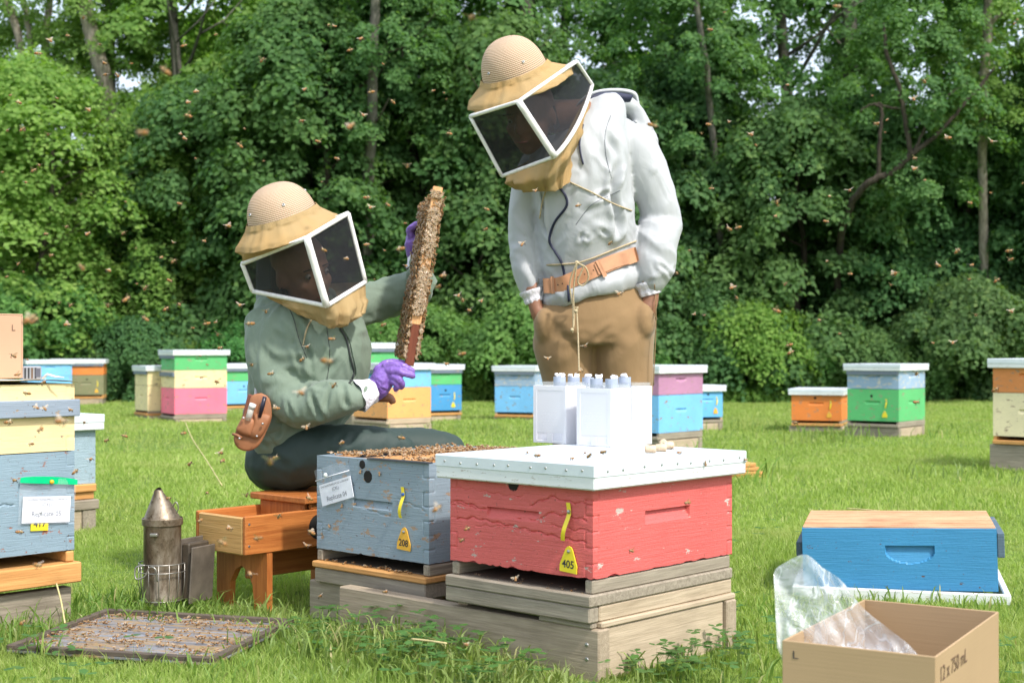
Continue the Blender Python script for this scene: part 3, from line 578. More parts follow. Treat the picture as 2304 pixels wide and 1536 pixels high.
def hive(label, cpx, Y, yaw, D, W, zb, levels, front='L', tags=None, base=None, stand=None, lidh=0.052, grp='painted beehives in the background', stand_lab=None, near_xy=None, lid=True, roll=0.0):
    yw = math.radians(yaw); c = near_xy or P(cpx, 784, Y); r = empty('beehive', (c[0], c[1], 0), math.pi / 2 - yw, label, 'beehive', grp); r.rotation_euler[0] = roll
    b1, b2 = base or (W_ORNG, W_GREY); z = zb; k = rnd.randrange(99)
    bottom_board(r, D, W, zb, front, b1, b2)
    for i, lv in enumerate(levels):
        h, col = lv[0], lv[1]; deep = h > .2; mat = pc(col[0], col[1], wear=col[2] if len(col) > 2 else .55, under=(.55, .52, .46) if len(col) > 3 else (.30, .22, .15)); hl = (W / 2, z * 0 + h * .62, .055, .022, .014); hr = (D / 2, h * .62, .055, .022, .014)
        o = hbox(r, 'brood_box' if deep else 'honey_super', D, W, z + .0015, h - .003, mat, 0.008, hl, hr, seed=k + i, half=not deep, joints=False, grain=0.0003)
        if len(lv) > 2 and lv[2]:
            for fc in lv[2]: cleat(o, fc, D, W, z + h - .062)
        if i == 0 and tags: 
            fc, a = tags[0], tags[1]; ribbon(r, fc, a, z + .17, z + .10, YEL, bow=.006); ear_tag(r, fc, a + (.01 if fc == 'L' else -.01), z + .055, None, YEL2 if len(tags) > 2 else YEL, s=.9); disc_hole(r, fc, (W if fc == 'L' else D) / 2 + .01, z + .19, .011)
        z += h
    if lid: make_lid(r, D, W, z - .030, lidh)
    if stand is not False:
        s = stand or (W_GREYy, W_PINE); zt = zb - .046; st = empty('hive_stand', (c[0], c[1], 0), math.pi / 2 - yw, stand_lab or ('timber stand under the ' + ' '.join(label.split()[:11])), 'stand', 'timber stands under the background hives')
        e = rnd.uniform(0, .03); plank(st, (0, -e, -.03), (.04, W + .02, zt - .001), s[0]); plank(st, (D - .05, -e, -.03), (D - .01, W + .02, zt - .001), s[0]); plank(st, (.042, -e + .004, -.03), (D - .052, -e + .04, zt - .004), s[1]); foot((c[0], c[1]), yw, D, W)
    return r
def far_hives():
    pk, cr_, gr, sk, bl, og, lo, pb, li, ol = (('pink', C_PINK), ('cream', C_CREAM), ('green', C_GREEN), ('sky', C_SKY), ('blue', C_BLUE), ('orange', C_ORNG), ('light_orange', C_LORNG), ('pale_blue', C_PALEB, .9, 1), ('lilac', C_LILAC), ('olive', C_OLIVE, .7))
    B, M_ = .244, .168; gy = (W_GREY, W_GREY)
    hive('three tier pink, cream and green hive, tallest of the left background group', 393, 13.28, 59, .508, .413, .066, [(B, pk), (M_, cr_, 'L'), (M_, gr, 'L')], 'L', base=gy, stand=(W_GREYy, W_PINE))
    hive('low cream hive standing left against the pink hive', 332, 13.65, 59, .508, .413, .08, [(B, cr_), (M_, cr_, 'L')], 'L', base=(W_ORNG, W_GREY))
    hive('sky blue hive with green super just left of the seated beekeeper', 507, 15.3, 55, .413, .508, .082, [(B, sk), (M_, gr, 'R')], 'R', ('R', .33, 1), base=(W_ORNG, W_ORNG), stand=(W_PINEy, W_PINE))
    hive('olive hive with orange super at the far left edge of the yard', 154, 17.3, 78, .413, .508, .115, [(B, ol), (M_, og, 'R')], 'R', ('R', .34, 1), base=(W_ORNG, W_ORNG))
    hive('dark blue hive half hidden left of the olive hive', 118, 17.9, 78, .413, .508, .115, [(B, bl), (M_, bl, 'R')], 'R')
    hive('pale sky blue hive behind the yellow stack at far left', 62, 16.6, 60, .508, .413, .115, [(B, sk), (M_, sk)], 'L')
    hive('orange and sky blue hive behind the seated beekeeper\'s glove', 872, 11.15, 52, .413, .508, .13, [(B, lo), (M_, sk, 'L')], 'L', base=(W_PINE, W_PINE), stand=(W_PINEy, W_PINE))
    hive('blue hive with green super right behind the orange one', 962, 13.3, 60, .36, .508, .097, [(B, bl), (M_, gr, 'R')], 'R', ('R', .28), base=(W_ORNG, W_GREY))
    hive('tall pale green topped hive standing behind the seated beekeeper\'s chest', 790, 12.7, 55, .49, .413, .13, [(B, lo), (M_, sk), (M_, gr, 'R')], 'L', base=(W_PINE, W_PINE))
    hive('bright blue hive with pale blue super left of the white cages', 1203, 13.2, 22, .508, .40, .085, [(B, sk), (M_, pb, 'L')], 'L', None, base=(W_ORNG, W_PINE), stand=(W_PINEy, W_PINE))
    hive('lilac topped hive half hidden behind the standing beekeeper\'s knee', 1290, 13.6, 22, .508, .413, .085, [(B, sk), (M_, li, 'L')], 'L')
    hive('sky blue hive with lilac super right of the standing beekeeper', 1482, 9.1, 41, .508, .413, .137, [(B, ('sky2', C_SKY)), (M_, li)], 'L', base=(W_GREY, W_GREY))
    hive('low single blue hive behind the lilac topped hive', 1556, 11.75, 66, .30, .508, .11, [(B, ('sky3', (.12, .40, .72)))], 'R', ('R', .24, 1), base=(W_GREY, W_PINE))
    hive('low single orange hive left of the green hive', 1893, 11.85, 20, .508, .413, .076, [(B, og)], 'L', ('L', .09, 1), base=(W_ORNG, W_GREY))
    hive('green hive with chipped pale blue super on the right', 2022, 10.67, 38, .508, .413, .13, [(B, gr), (M_, pb, 'L')], 'L', ('L', .10), base=(W_GREY, W_GREY), stand=(W_GREYy, W_PINE))
    hive('cream hive with orange super cut by the right edge of the picture', 0, 0, 40, .508, .413, .19, [(B, ('cream2', (.68, .60, .38))), (M_, ('orange2', (.62, .22, .06)), 'R')], 'L', None, near_xy=(3.02, 7.73), base=(W_ORNG, W_ORNG))
    # boards lying by the path of grass behind the red hive
    r = empty('wood_pile', P(1690, 784, 7.4).xy[:] + (0,), math.radians(20), 'short pile of orange pine offcuts in the grass right behind the coral red hive', 'wood'); r.location.z = 0
    for k in range(4): plank(r, (-.2, 0, k * .022), (.09 - .02 * k, .16, k * .022 + .019), W_ORNG, 'board')
def bag_label(name, lab, M, w, h, pw, ph, lines, green=False, pin=None, pos=None):
    """zip bag pinned to the box with a printed card in it; M maps x right, y up, z out of the wall"""
    r = empty(name, M.translation, 0, lab, 'label bag', None); r.matrix_world = M
    FILM = film('zip_bag_film', (0.55, 0.75, 0.78) if green else (0.75, 0.80, 0.88), 0.20 if green else .16, 0.1, 0.3, 0.10)
    if green: MATS.pop('zip_bag_film')
    mb = MB(); mb.grid(lambda u, v: ((u - .5) * w, (v - .5) * h, .006 + .004 * math.sin(u * 3.14) * math.sin(v * 3.14) + .0012 * math.sin(u * 19 + v * 7)), 14, 10); mb.build('bag', FILM, r, True)
    c = MB(); c.box((-pw / 2, -h * .5 + .004, .002), (pw / 2, -h * .5 + .004 + ph, .0035)); card = c.build('card', WHITEP, r); y0 = -h * .5 + .004
    for s, sz, yy, it in lines: text(s, sz, Matrix.Translation((0, y0 + ph * yy, .0042)), INK2, card, 'lettering', .92)
    if green:
        g = MB(); g.grid(lambda u, v: ((u - .5) * w * 1.02, h * .5 - .004 + (v - .5) * .012 + .006 * max(0, math.sin(u * 3.14)) ** .6 * (v) - (.006 * u), .009 + .003 * math.sin(u * 6)), 16, 2); g.build('zip_strip', simple('green_zip', (0.0, 0.50, 0.20), 0.25, .1, bump=0), r, True)
    else:
        g = MB(); g.tube([(-w / 2, h * .22, .008), (0, h * .225, .011), (w / 2, h * .22, .008)], .0012, 6); g.build('zip_strip', WHITEP, r, True)
    q = MB(); q.lathe([(.0055, 0), (.005, .004), (.002, .006)], 12, cap=True, c=(pos[0], pos[1], .010)); q.build('push_pin', pin, r, True); return r
def near_hives():
    R, L = axes(YAW)
    # --- coral red hive
    red = paint('coral_red_paint', (0.60, 0.108, 0.10), under=(0.50, 0.42, 0.38), wear=0.3, grain=(2, 2, 75), gstr=0.45, dirt=.7)
    r = empty('beehive', (.166, 2.92, 0), math.pi / 2 - YAW, 'cracked coral red hive under a white lid, in front of the standing beekeeper', 'beehive', 'hives being inspected in the foreground')
    W, D, zb, h = .413, .508, .204, .230; cu = lambda a: W - a
    cracks = [([(.006, .187), (.06, .183), (.13, .186), (.22, .188), (.27, .19)], .0016, .004), ([(.01, .165), (.09, .163), (.17, .158), (.22, .16)], .0018, .003), ([(.012, .136), (.05, .132), (.10, .123), (.14, .117), (.2, .113), (.26, .112)], .0026, .0065),
        ([(.0, .128), (.05, .128), (.08, .121)], .0018, .004), ([(.02, .095), (.07, .102), (.15, .096), (.25, .088), (.33, .080), (.395, .077)], .0022, .006), ([(.08, .085), (.16, .09), (.24, .085)], .0016, .003), ([(.24, .142), (.30, .165), (.34, .158), (.41, .156)], .0018, .005),
        ([(.27, .115), (.29, .13), (.34, .128), (.395, .122)], .002, .005), ([(.3, .105), (.36, .1), (.4, .104)], .0018, .004), ([(.06, .2), (.12, .202), (.15, .197)], .0014, .003)]
    hbox(r, 'brood_box', D, W, zb, h, red, 0.0022, (W - .225, .130, .075, .022, .012), (.258, .128, .08, .028, .013), cL=cracks, rot=.0026, grain=0.00035, joints=True, seed=3)
    # entrance: weathered floor with rails, floor front proud
    o = plank(r, (-.014, -.004, .150), (D - .002, W + .004, .1745), W_GREYy, 'bottom_board'); plank(o, (.002, .002, .1748), (D - .004, .024, .2035), W_GREY, 'rail'); plank(o, (.002, W - .024, .1748), (D - .004, W - .002, .2035), W_GREY, 'rail'); plank(o, (D - .03, .03, .1748), (D - .006, W - .03, .203), W_GREY, 'rail')
    plank(o, (.012, .0245, .1747), (D - .031, W - .0245, .1762), W_DARK_SHADE, 'floor', .0)  # dark sheet over the floor: shade inside the slot painted as colour
    make_lid(r, D, W, .391, .053, .025, True)
    ear_tag(r, 'L', .062, .2425, '405', YEL, tilt=-.06); ribbon(r, 'L', .0644, .360, .281, YEL, drift=-.004); disc_hole(r, 'L', .221, .388, .0155)
    # --- grey blue hive, open
    gb = paint('grey_blue_paint', (0.225, 0.29, 0.345), under=(0.34, 0.24, 0.17), wear=.62, grain=(2, 2, 60), gstr=.3, dirt=1.0)
    r = empty('beehive', (-.197, 3.38, 0), math.pi / 2 - YAW, 'open grey blue hive with its lid off and frames covered in bees', 'beehive', 'hives being inspected in the foreground')
    zb, h = .166, .240
    ck = [([(.17, .118), (.28, .105)], .0014, .003), ([(.30, .150), (.36, .138), (.40, .128)], .0014, .003), ([(.02, .1), (.06, .101)], .0012, .002), ([(.0, .05), (.05, .052)], .0012, .002)]
    hbox(r, 'brood_box', D, W, zb, h, gb, 0.0025, (W - .20, .140, .072, .022, .011), (D / 2, .14, .06, .02, .01), open_top=True, cL=ck, grain=.00015, joints=True, seed=9, rot=.0015)
    o = plank(r, (-.016, -.003, .122), (D - .002, W + .002, .1375), W_ORNGy, 'bottom_board'); plank(o, (0, .0, .138), (D - .004, .022, .1655), W_GREY, 'rail'); plank(o, (0, W - .022, .138), (D - .004, W, .1655), W_GREY, 'rail'); plank(o, (-.010, .004, .084), (D - .01, W - .002, .1215), W_GREYy, 'floor_frame')
    plank(o, (.014, .0225, .1377), (D - .006, W - .0225, .1395), W_DARK_SHADE, 'floor', .0)  # same dark sheet here, slot shade put into its colour
    disc_hole(r, 'L', .217, .363, .0155); disc_hole(r, 'L', .238, .392, .011, 'entrance_hole_shade')
    ear_tag(r, 'L', .083, .222, '208', YEL2, tilt=-.05); ribbon(r, 'L', .09, .346, .272, YEL, drift=.006, dot=simple('blue_pin', (.03, .10, .35), .3, 0, bump=0))
    wax = wood('propolis_wood', (0.36, 0.16, 0.05), (0.60, 0.33, 0.14), 0)
    pl = simple('black_plastic', (.02, .02, .022), .5)
    for k in range(10):
        y = .028 + k * .0362; m = pl if k in (7,) else wax; mb = MB(); mb.box((.004, y, zb + h - .012), (D - .004, y + .027, zb + h - .001), .001)
        if k == 7:
            for q in range(16): mb.box((.05 + q * .026, y + .006, zb + h - .001), (.058 + q * .026, y + .022, zb + h + .004))
        f = mb.build('frame_top_bar', m, r)
    mb = MB(); mb.box((-.006, .0, zb + h + .0), (.012, .215, zb + h + .004)); mb.build('metal_strip', simple('grey_metal_strip', (.10, .11, .13), .4, metal=.6), r)
    # --- stand shared by both hives
    st = empty('hive_stand', (.166, 2.92, 0), math.pi / 2 - YAW, 'low timber stand carrying the coral red and the grey blue hive', 'stand')
    plank(st, (-.012, 0, .1165), (.02, W + .005, .149), W_GREYy, name='board'); plank(st, (.021, -.001, .1165), (D - .002, .02, .149), W_PINE, 'board'); plank(st, (.0, .004, .1032), (.02, .15, .116), W_GREYy, 'strip'); plank(st, (.021, -.008, .1032), (D + .004, .03, .1162), W_PINE, 'strip'); plank(st, (D - .04, .03, .1032), (D, W, .1162), W_PINEy, 'strip'); plank(st, (.022, W - .03, .1032), (D - .041, W, .149), W_PINE, 'strip')
    plank(st, (.004, -.012, -.03), (.042, .80, .1028), W_PINEy, 'beam'); plank(st, (.0435, -.003, -.03), (.468, .034, .1025), W_PINE, 'board'); plank(st, (.47, -.012, -.03), (.51, 1.02, .1028), W_PINEy, 'beam'); plank(st, (.10, .60, -.03), (.138, 1.03, .0828), W_GREYy, 'beam')
    for z in (.07, .04):
        n = MB(); n.lathe([(.005, 0), (.004, .0015), (.001, .002)], 8, cap=True, M=Matrix.Rotation(-math.pi / 2, 3, 'Y'), c=(.004, .02, z)); n.build('nail', STEEL, st)
    foot((.166, 2.92), YAW, .52, 1.02, .0)
    # --- label bag on the grey blue hive
    O = Vector((-.197, 3.38, 0)); c = O + L * .33 + Vector((0, 0, .318)) - R * .003; a = math.radians(15)
    xr = (-L * math.cos(a) + Vector((0, 0, 1)) * math.sin(a)); yr = (L * math.sin(a) + Vector((0, 0, 1)) * math.cos(a)); M = frame_mat(c + yr * .02, xr, yr, -R)
    T = [('CHLORANTRANILIPROLE x LINURON', .0072, .86, 0), ('(CXL)', .0115, .64, 0), ('Replicate 04', .0175, .26, 0)]
    bag_label('label_bag', 'tilted clear zip bag with a Replicate 04 card, pinned to the grey blue hive', M, .135, .098, .125, .054, T, False, simple('white_pin', (.8, .85, .82), .3, 0, bump=0), (-.02, .028))
    # --- left stack
    R2, L2 = R, L; ox, oy = -1.374, 3.256
    r = empty('beehive', (ox, oy, 0), math.pi / 2 - YAW, 'grey blue and yellow hive stack cut by the left edge, near the smoker', 'beehive', 'hives being inspected in the foreground'); D, W = .413, .508
    gb2 = paint('grey_blue_paint_b', (0.21, 0.295, 0.36), under=(0.30, 0.13, 0.09), wear=.5, gstr=.45, dirt=1.0); yl = paint('yellow_cream_paint', (0.76, 0.60, 0.31), wear=.3, gstr=.25, dirt=.5)
    ck = [([(0.0, .118), (.14, .125), (.25, .128)], .0022, .006), ([(0.0, .205), (.12, .21), (.2, .215)], .0014, .003), ([(.02, .05), (.11, .052)], .0014, .003)]
    hbox(r, 'brood_box', D, W, .176, .248, gb2, .0025, None, (.12, .125, .09, .022, .012), cR=ck, grain=.0002, joints=True, seed=14, rot=.001)
    s = hbox(r, 'honey_super', D, W, .4265, .166, yl, .004, None, (.1, .115, .085, .03, .012), grain=.0002, joints=True, seed=15, half=True)
    cleat(s, 'R', D, W, .512, paint('grey_cleat_b', (.24, .29, .36), wear=.25), .042, .018, .006)
    w = MB(); w.grid(lambda u, v: (.0 + u * .44 - .012, -.012 + v * .52, .5945 + .006 * math.exp(-v * 9) * math.sin(u * 13 + 3 * math.sin(u * 5)) + .003), 60, 8); w.build('cover_sheet', simple('cream_sheet', (.80, .70, .52), .8, .08, 40), r, True)
    o = plank(r, (-.002, -.016, .098), (D + .012, W, .148), W_ORNG, 'bottom_board'); plank(o, (D - .022, -.0, .1485), (D, W, .1755), W_ORNG, 'rail'); plank(o, (.0, .02, .1485), (.02, W, .1755), W_ORNG, 'rail'); plank(o, (.022, W - .03, .1485), (D - .024, W, .1755), W_ORNG, 'rail')
    ear_tag(r, 'R', .317, .262, '417', YEL, tilt=-.05)
    st = empty('hive_stand', (ox, oy, 0), math.pi / 2 - YAW, 'weathered timber stand under the hive stack at the left edge', 'stand'); plank(st, (0, .012, -.03), (D, .05, .084), W_GREY, 'beam'); plank(st, (0, W - .05, -.03), (D, W, .096), W_GREY, 'beam'); plank(st, (.1, .0505, -.03), (.14, W - .051, .096), W_GREYy, 'beam'); foot((ox, oy), YAW, D, W)
    O = Vector((ox, oy, 0)); a = math.radians(-3.5); xr = R * math.cos(a) + Vector((0, 0, 1)) * math.sin(a); yr = -R * math.sin(a) + Vector((0, 0, 1)) * math.cos(a); c = O + R * .335 + Vector((0, 0, .305)) + L * -.003
    M = frame_mat(c, xr, yr, -L); T = [('CHLORANTRANILIPROLE x LINURON', .0072, .88, 0), ('(CXL)', .0115, .68, 0), ('Replicate 05', .0175, .33, 0)]
    bag_label('label_bag', 'green topped zip bag with a Replicate 05 card, pinned to the left grey blue hive', M, .152, .112, .128, .064, T, True, simple('orange_pin', (.85, .42, .02), .3, 0, bump=0), (.005, .048))
    # hive behind the left stack
    gl = paint('pale_grey_blue_paint', (0.30, 0.40, 0.47), under=(.4, .3, .22), wear=.35, gstr=.8)
    r = empty('beehive', (-1.831, 4.996, 0), math.pi / 2 - YAW, 'low pale grey blue hive with a white lid behind the left stack', 'beehive'); hbox(r, 'brood_box', D, W, .18, .235, gl, .005, None, None, joints=True, grain=.0003, seed=22); make_lid(r, D, W, .378, .058)
    o = plank(r, (0, -.01, .150), (D, W, .179), W_ORNG, 'bottom_board'); plank(o, (.003, .002, .122), (D - .003, W, .1495), W_ORNG, 'floor_frame')
    st = empty('hive_stand', (-1.831, 4.996, 0), math.pi / 2 - YAW, 'grey timber stand under the pale hive behind the left stack', 'stand'); plank(st, (0, -.02, .085), (D + .005, .1, .121), W_GREY, 'board'); plank(st, (0, .105, .085), (D + .005, W, .121), W_GREY, 'board'); plank(st, (D - .06, -.015, -.03), (D - .005, W, .0845), W_GREYy, 'beam'); plank(st, (.0, -.012, -.03), (D - .062, .03, .0845), W_PINE, 'beam'); foot((-1.831, 4.996), YAW, D, W)
CARD = None
def corrugated(name, c):
    t = NT(name); f = t.noise(t.coord(scale=(1, 1, 60)), 4, 3); b = t.noise(t.coord(), 3, 3)
    return t.done(t.bsdf(t.ramp(b, [(0.3, tuple(x * .93 for x in c)), (.7, tuple(x * 1.05 for x in c))]), .8, t.bump(f, .12, .002), spec=.2))
def carton(label, o, R, L, D, W, h, z0, mat, edge, closed=False):
    r = empty('cardboard_box', (o[0], o[1], z0), math.atan2(R.y, R.x), label, 'cardboard box'); t = .004
    for a, b, nm in (((0, 0, 0), (t, W, h), 'side_panel'), ((D - t, 0, 0), (D, W, h), 'side_panel'), ((t, 0.0003, 0), (D - t, t, h), 'side_panel'), ((t, W - t, 0), (D - t, W - .0003, h), 'side_panel'), ((t, t, 0), (D - t, W - t, t), 'bottom_panel')):
        mb = MB(); mb.box(a, b, .0012); mb.build(nm, mat, r)
    if closed:
        for a, b in (((.0005, .0005, h + .0005), (D / 2 - .001, W - .0005, h + .0045)), ((D / 2 + .001, .0005, h + .0005), (D - .0005, W - .0005, h + .0045))):
            mb = MB(); mb.box(a, b, .001); mb.build('flap', mat, r)
    return r
def small_things():
    R, L = axes(YAW); card = corrugated('brown_card', (0.38, 0.265, 0.155)); card2 = corrugated('pinkish_card', (0.52, 0.33, 0.22))
    # --- open carton at the lower right
    o = Vector((.640, 2.15, 0)); Rc = Vector((.222, .37, 0)); D = Rc.length; Rc.normalize(); Lc = Vector((-Rc.y, Rc.x, 0)); W = .243
    r = carton('open brown cardboard box printed 12 x 750 mL at the lower right corner', o, Rc, Lc, D, W, .22, -.005, card, None); foot((o.x, o.y), math.atan2(Rc.x, Rc.y), D, W)
    Mf = frame_mat((.108, -.0008, .187), (1, 0, 0), (0, 0, 1), (0, -1, 0)); text('12 x 750 mL', .034, Mf, INK3, r, 'lettering', 1.0)
    Mf = frame_mat((-.0008, W - .022, .198), (0, -1, 0), (0, 0, 1), (-1, 0, 0)); text('L', .018, Mf, INK, r, 'lettering', 1.2)
    # --- clear bag standing in it
    FILM = film('clear_bag_film', (0.82, 0.86, 0.90), 0.24, 0.08, 1.0, 0.26)
    pts = [(1748, 1455, 2.30), (1742, 1330, 2.32), (1742, 1285, 2.34), (1765, 1265, 2.33), (1811, 1246, 2.30), (1850, 1275, 2.29), (1893, 1305, 2.27), (1940, 1365, 2.24), (1995, 1410, 2.22), (2040, 1445, 2.21), (2068, 1475, 2.21)]
    top = [P(*p) for p in pts]; mb = MB(); n = len(top) - 1; top = [p * 1.022 - Vector((0, 0, H * .022)) for p in top]; base = [P(1775 + i * (2060 - 1775) / n, 1520, 2.36 - .08 * i / n) for i in range(n + 1)]
    tp, bs = cr(top, 5), cr(base, 5); m = len(tp) - 1
    for side, off in ((0, -.018), (1, .07)):
        def fn(u, v):
            i = min(m, int(round(u * m))); p = tp[i].lerp(bs[i], v ** .9); k = math.sin(min(1, v * 1.3) * math.pi * .75) ** .7 if v > 0 else 0; y = off * k * math.sin(u * math.pi) ** .5
            w = .010 * math.sin(u * 17 + 5 * v + side * 2) * math.sin(v * 3.1) + .006 * math.sin(u * 41 - v * 11) * v * (1 - v) * 3
            return (p.x + w * .3, p.y + y + w, p.z + w * .3)
        mb.grid(fn, m, 18)
    b = mb.build('plastic_bag', FILM, None, True); tag(b, 'crumpled clear plastic bag sticking up out of the open cardboard box', 'plastic bag')
    w = MB(); w.grid(lambda u, v: tuple(P(1785 + u * 255, 1466 + 8 * u, 2.345 - .075 * u) + Vector((0, -.02 + v * .10, .030 * math.sin(u * 3.1) * (1 - v * .6) + .006 * math.sin(u * 23 + v * 9) - .02))), 30, 10)
    w.build('white_liner', film('white_liner', (.9, .88, .92), .8, .3, .5, .15), b, True)
    # --- closed carton on the left stack
    Oc = Vector((-1.374, 3.256, 0)) + L * .10; r = carton('closed tan cardboard box on top of the yellow hive at the left edge', Oc + R * .067, R, L, .262, .25, .156, .606, card2, None, True)
    text('L', .022, frame_mat((.235, -.0008, .125), (1, 0, 0), (0, 0, 1), (0, -1, 0)), INK3, r, 'lettering', 1.0)
    # --- small clear case beside it
    p = P(72, 845, 3.5); r = empty('clear_plastic_case', (p.x, p.y, .603), .35, 'small clear plastic case with dark stripes beside the tan box', 'plastic case'); mb = MB(); mb.box((-.022, -.014, 0), (.022, .014, .034), .003); mb.build('shell', simple('clear_case', (.30, .30, .33), .2, .05, spec=.8), r)
    for k in range(4): mb = MB(); mb.box((-.018 + k * .008, -.0150, .004), (-.014 + k * .008, -.0142, .030)); mb.build('stripe', INK if k != 2 else INK3, r)
    mb = MB(); mb.box((.008, -.0156, .008), (.019, -.0142, .028)); mb.build('window', INK2, r)
    cg = tag(MB().tube([(-1.155, 3.50, .607), (-1.14, 3.49, .617), (-1.12, 3.49, .611), (-1.10, 3.495, .609)], [.004, .003, .003, .001], 6).build('cable_tie', WHITEP, None, True), 'white curled plastic tie lying beside the clear case', 'cable tie')
    # --- blue super with lid under it, lower right
    yw = math.radians(15); R3, L3 = axes(yw); c = Vector((1.292, 3.78, 0)); blue = paint('bright_blue_paint', (0.035, 0.215, 0.42), under=(.10, .05, .03), wear=.05, grain=(2, 2, 45), gstr=.3, dirt=.6)
    l = empty('beehive_cover', (c.x, c.y, 0), math.pi / 2 - yw, 'upturned white hive lid lying in the grass under the blue box', 'hive lid'); l.rotation_euler[1] = 0
    for a, b in (((-.03, -.03, -.015), (-.012, .538, .032)), ((.425, -.03, -.015), (.443, .538, .032)), ((-.0118, -.03, -.015), (.4248, -.012, .032)), ((-.0118, .52, -.015), (.4248, .538, .032)), ((-.0118, -.0118, -.012), (.4248, .5198, -.002))): plank(l, a, b, M_LID, 'rim' if b[2] > 0 else 'top_panel')
    r = empty('honey_super', (c.x, c.y, .035), math.pi / 2 - yw, 'bright blue box of frames on the grass at the right', 'hive box'); r.rotation_euler[0] = math.radians(-1.6); D, W = .413, .508
    o = hbox(r, 'box', D, W, 0, .166, blue, .003, (W / 2 + .03, .118, .064, .046, .013), None, open_top=True, grain=.0002, half=True, seed=33)
    gc = paint('slate_cleat_paint', (0.075, 0.12, 0.165), wear=.1); mb = MB(); mb.box((.03, W + .0005, .085), (.38, W + .019, .125), .002); mb.build('cleat', gc, o); mb = MB(); mb.box((-.002, -.019, .090), (.38, -.0005, .156), .002); mb.build('cleat', gc, o)
    wx = wood('fresh_top_bar', (0.42, 0.15, 0.06), (0.70, 0.44, 0.26), 1, 1.1, dark=.7)
    for k in range(10):
        x = .012 + k * .0398; mb = MB(); mb.box((x, .002, .158), (x + .030, W - .002, .1715 + rnd.uniform(-.001, .001)), .001); mb.build('frame_top_bar', wx, r)
    foot((c.x, c.y), yw, .44, .53, .025)
    # --- cages on the red lid
    zt = .4445; white = NT('white_plastic'); v = white.coord(); sh = white.bsdf((.88, .88, .92), .35, spec=.5); tl = white.n('ShaderNodeBsdfTranslucent'); tl.inputs[0].default_value = (.9, .9, .95, 1); mx = white.n('ShaderNodeMixShader'); mx.inputs[0].default_value = .25; white.l(sh, mx.inputs[1]); white.l(tl.outputs[0], mx.inputs[2]); M_W = white.done(mx.outputs[0])
    pvc = simple('pale_grey_pvc', (.36, .41, .52), .4, .04, bump=0); meshm = netting('cage_mesh', (.80, .80, .88), 60, .1, .8); cot = simple('white_wax_paper', (.88, .87, .9), .8, .03, 60, .4)
    clear = film('clear_lid', (.75, .80, .82), .25, .1, .05, .08); base = Vector((.237, 3.40, zt))
    i = 0
    for row in range(2):
        for col in range(2):
            p = base + R * (.083 * col) + L * (.152 * row) + R * (.012 * row); h = .140 + .003 * ((row + col) % 2)
            lab = ['front right white cage of the four on the red hive lid', 'back right white cage of the four on the red hive lid', 'front left white cage of the four on the red hive lid', 'back left white cage of the four on the red hive lid'][i]; i += 1
            r = empty('bee_cage', p, math.pi / 2 - YAW, lab, 'cage', 'white plastic bee cages'); D, W = .079, .108; t = .002
            for a, b, nm in (((0, t, 0), (t, .012, h), 'corner_strip'), ((0, W - .012, 0), (t, W - t, h), 'corner_strip'), ((0, .012, h - .012), (t, W - .012, h), 'rail'), ((0, .012, 0), (t, W - .012, .006), 'rail'), ((0, 0, 0), (D, t, h), 'side_panel'), ((0, W - t, 0), (D, W, h), 'side_panel'), ((D - t, t, 0), (D, W - t, h), 'back_panel'), ((t, t, 0), (D - t, W - t, t), 'floor')):
                mb = MB(); mb.box(a, b, .0005); mb.build(nm, M_W, r)
            for (y0, y1, z0, z1) in ((.012, W - .012, .026, h - .012),):
                mb = MB(); mb.box((.0006, y0, z0), (.0014, y1, z1)); f = mb.build('front_panel', M_W, r)
                for q in range(26):
                    yy, zz = .030 + (q % 5) * .011 + (.005 if (q // 5) % 2 else 0), .045 + (q // 5) * .0085; hb = MB(); hb.lathe([(.0017, 0.0002), (.0001, .0005)], 8, M=Matrix.Rotation(-math.pi / 2, 3, 'Y'), c=(.0003, yy, zz)); hb.build('air_hole', cot, f) if q < 25 else None
            mb = MB(); mb.grid(lambda u, v: (.001, .012 + u * (W - .024), .006 + v * .020), 2, 2); o = mb.build('mesh_window', meshm, r); uvl = o.data.uv_layers.new(name='UV'); [setattr(uvl.data[k], 'uv', (o.data.vertices[lp.vertex_index].co.y * 4, o.data.vertices[lp.vertex_index].co.z * 4)) for k, lp in enumerate(o.data.loops)]
            mb = MB(); mb.box((-.0012, W * .40, .001), (-.0002, W * .56, .024)); mb.build('clip', M_W, r)
            mb = MB(); mb.box((.003, .003, h + .0005), (D - .003, W - .003, h + .009)); mb.build('clear_lid', clear, r)
            for q in range(2 if (row + col) != 1 else 1):
                cx, cy = .04, (.03 if q == 0 else .078) if (row + col) != 1 else .055; tt = MB(); H2 = h + .022
                tt.lathe([(.0155, h - .03), (.0155, H2), (.0135, H2), (.0135, H2 - .02), (.0001, H2 - .02)], 20, c=(cx, cy, 0)); tb = tt.build('feeder_tube', pvc, r, True, 40)
                pl = MB()
                for s_ in range(4):
                    a0 = rnd.uniform(0, 6.28); pp = [(cx + .004 * math.cos(a0), cy + .004 * math.sin(a0), H2 - .006), (cx + .010 * math.cos(a0), cy + .010 * math.sin(a0), H2 + .003), (cx + .014 * math.cos(a0 + .5), cy + .014 * math.sin(a0 + .5), H2 + .004 + .006 * rnd.random())]; pl.tube(cr(pp, 3), [.005, .0055, .005, .004, .005, .003, .002][:7], 7)
                pl.build('wax_plug', cot, tb, True)
    # --- corks on the lid
    ck = simple('cork', (.62, .47, .32), .85, .2, 160, .4); gc2 = 'corks lying on the hive lid'
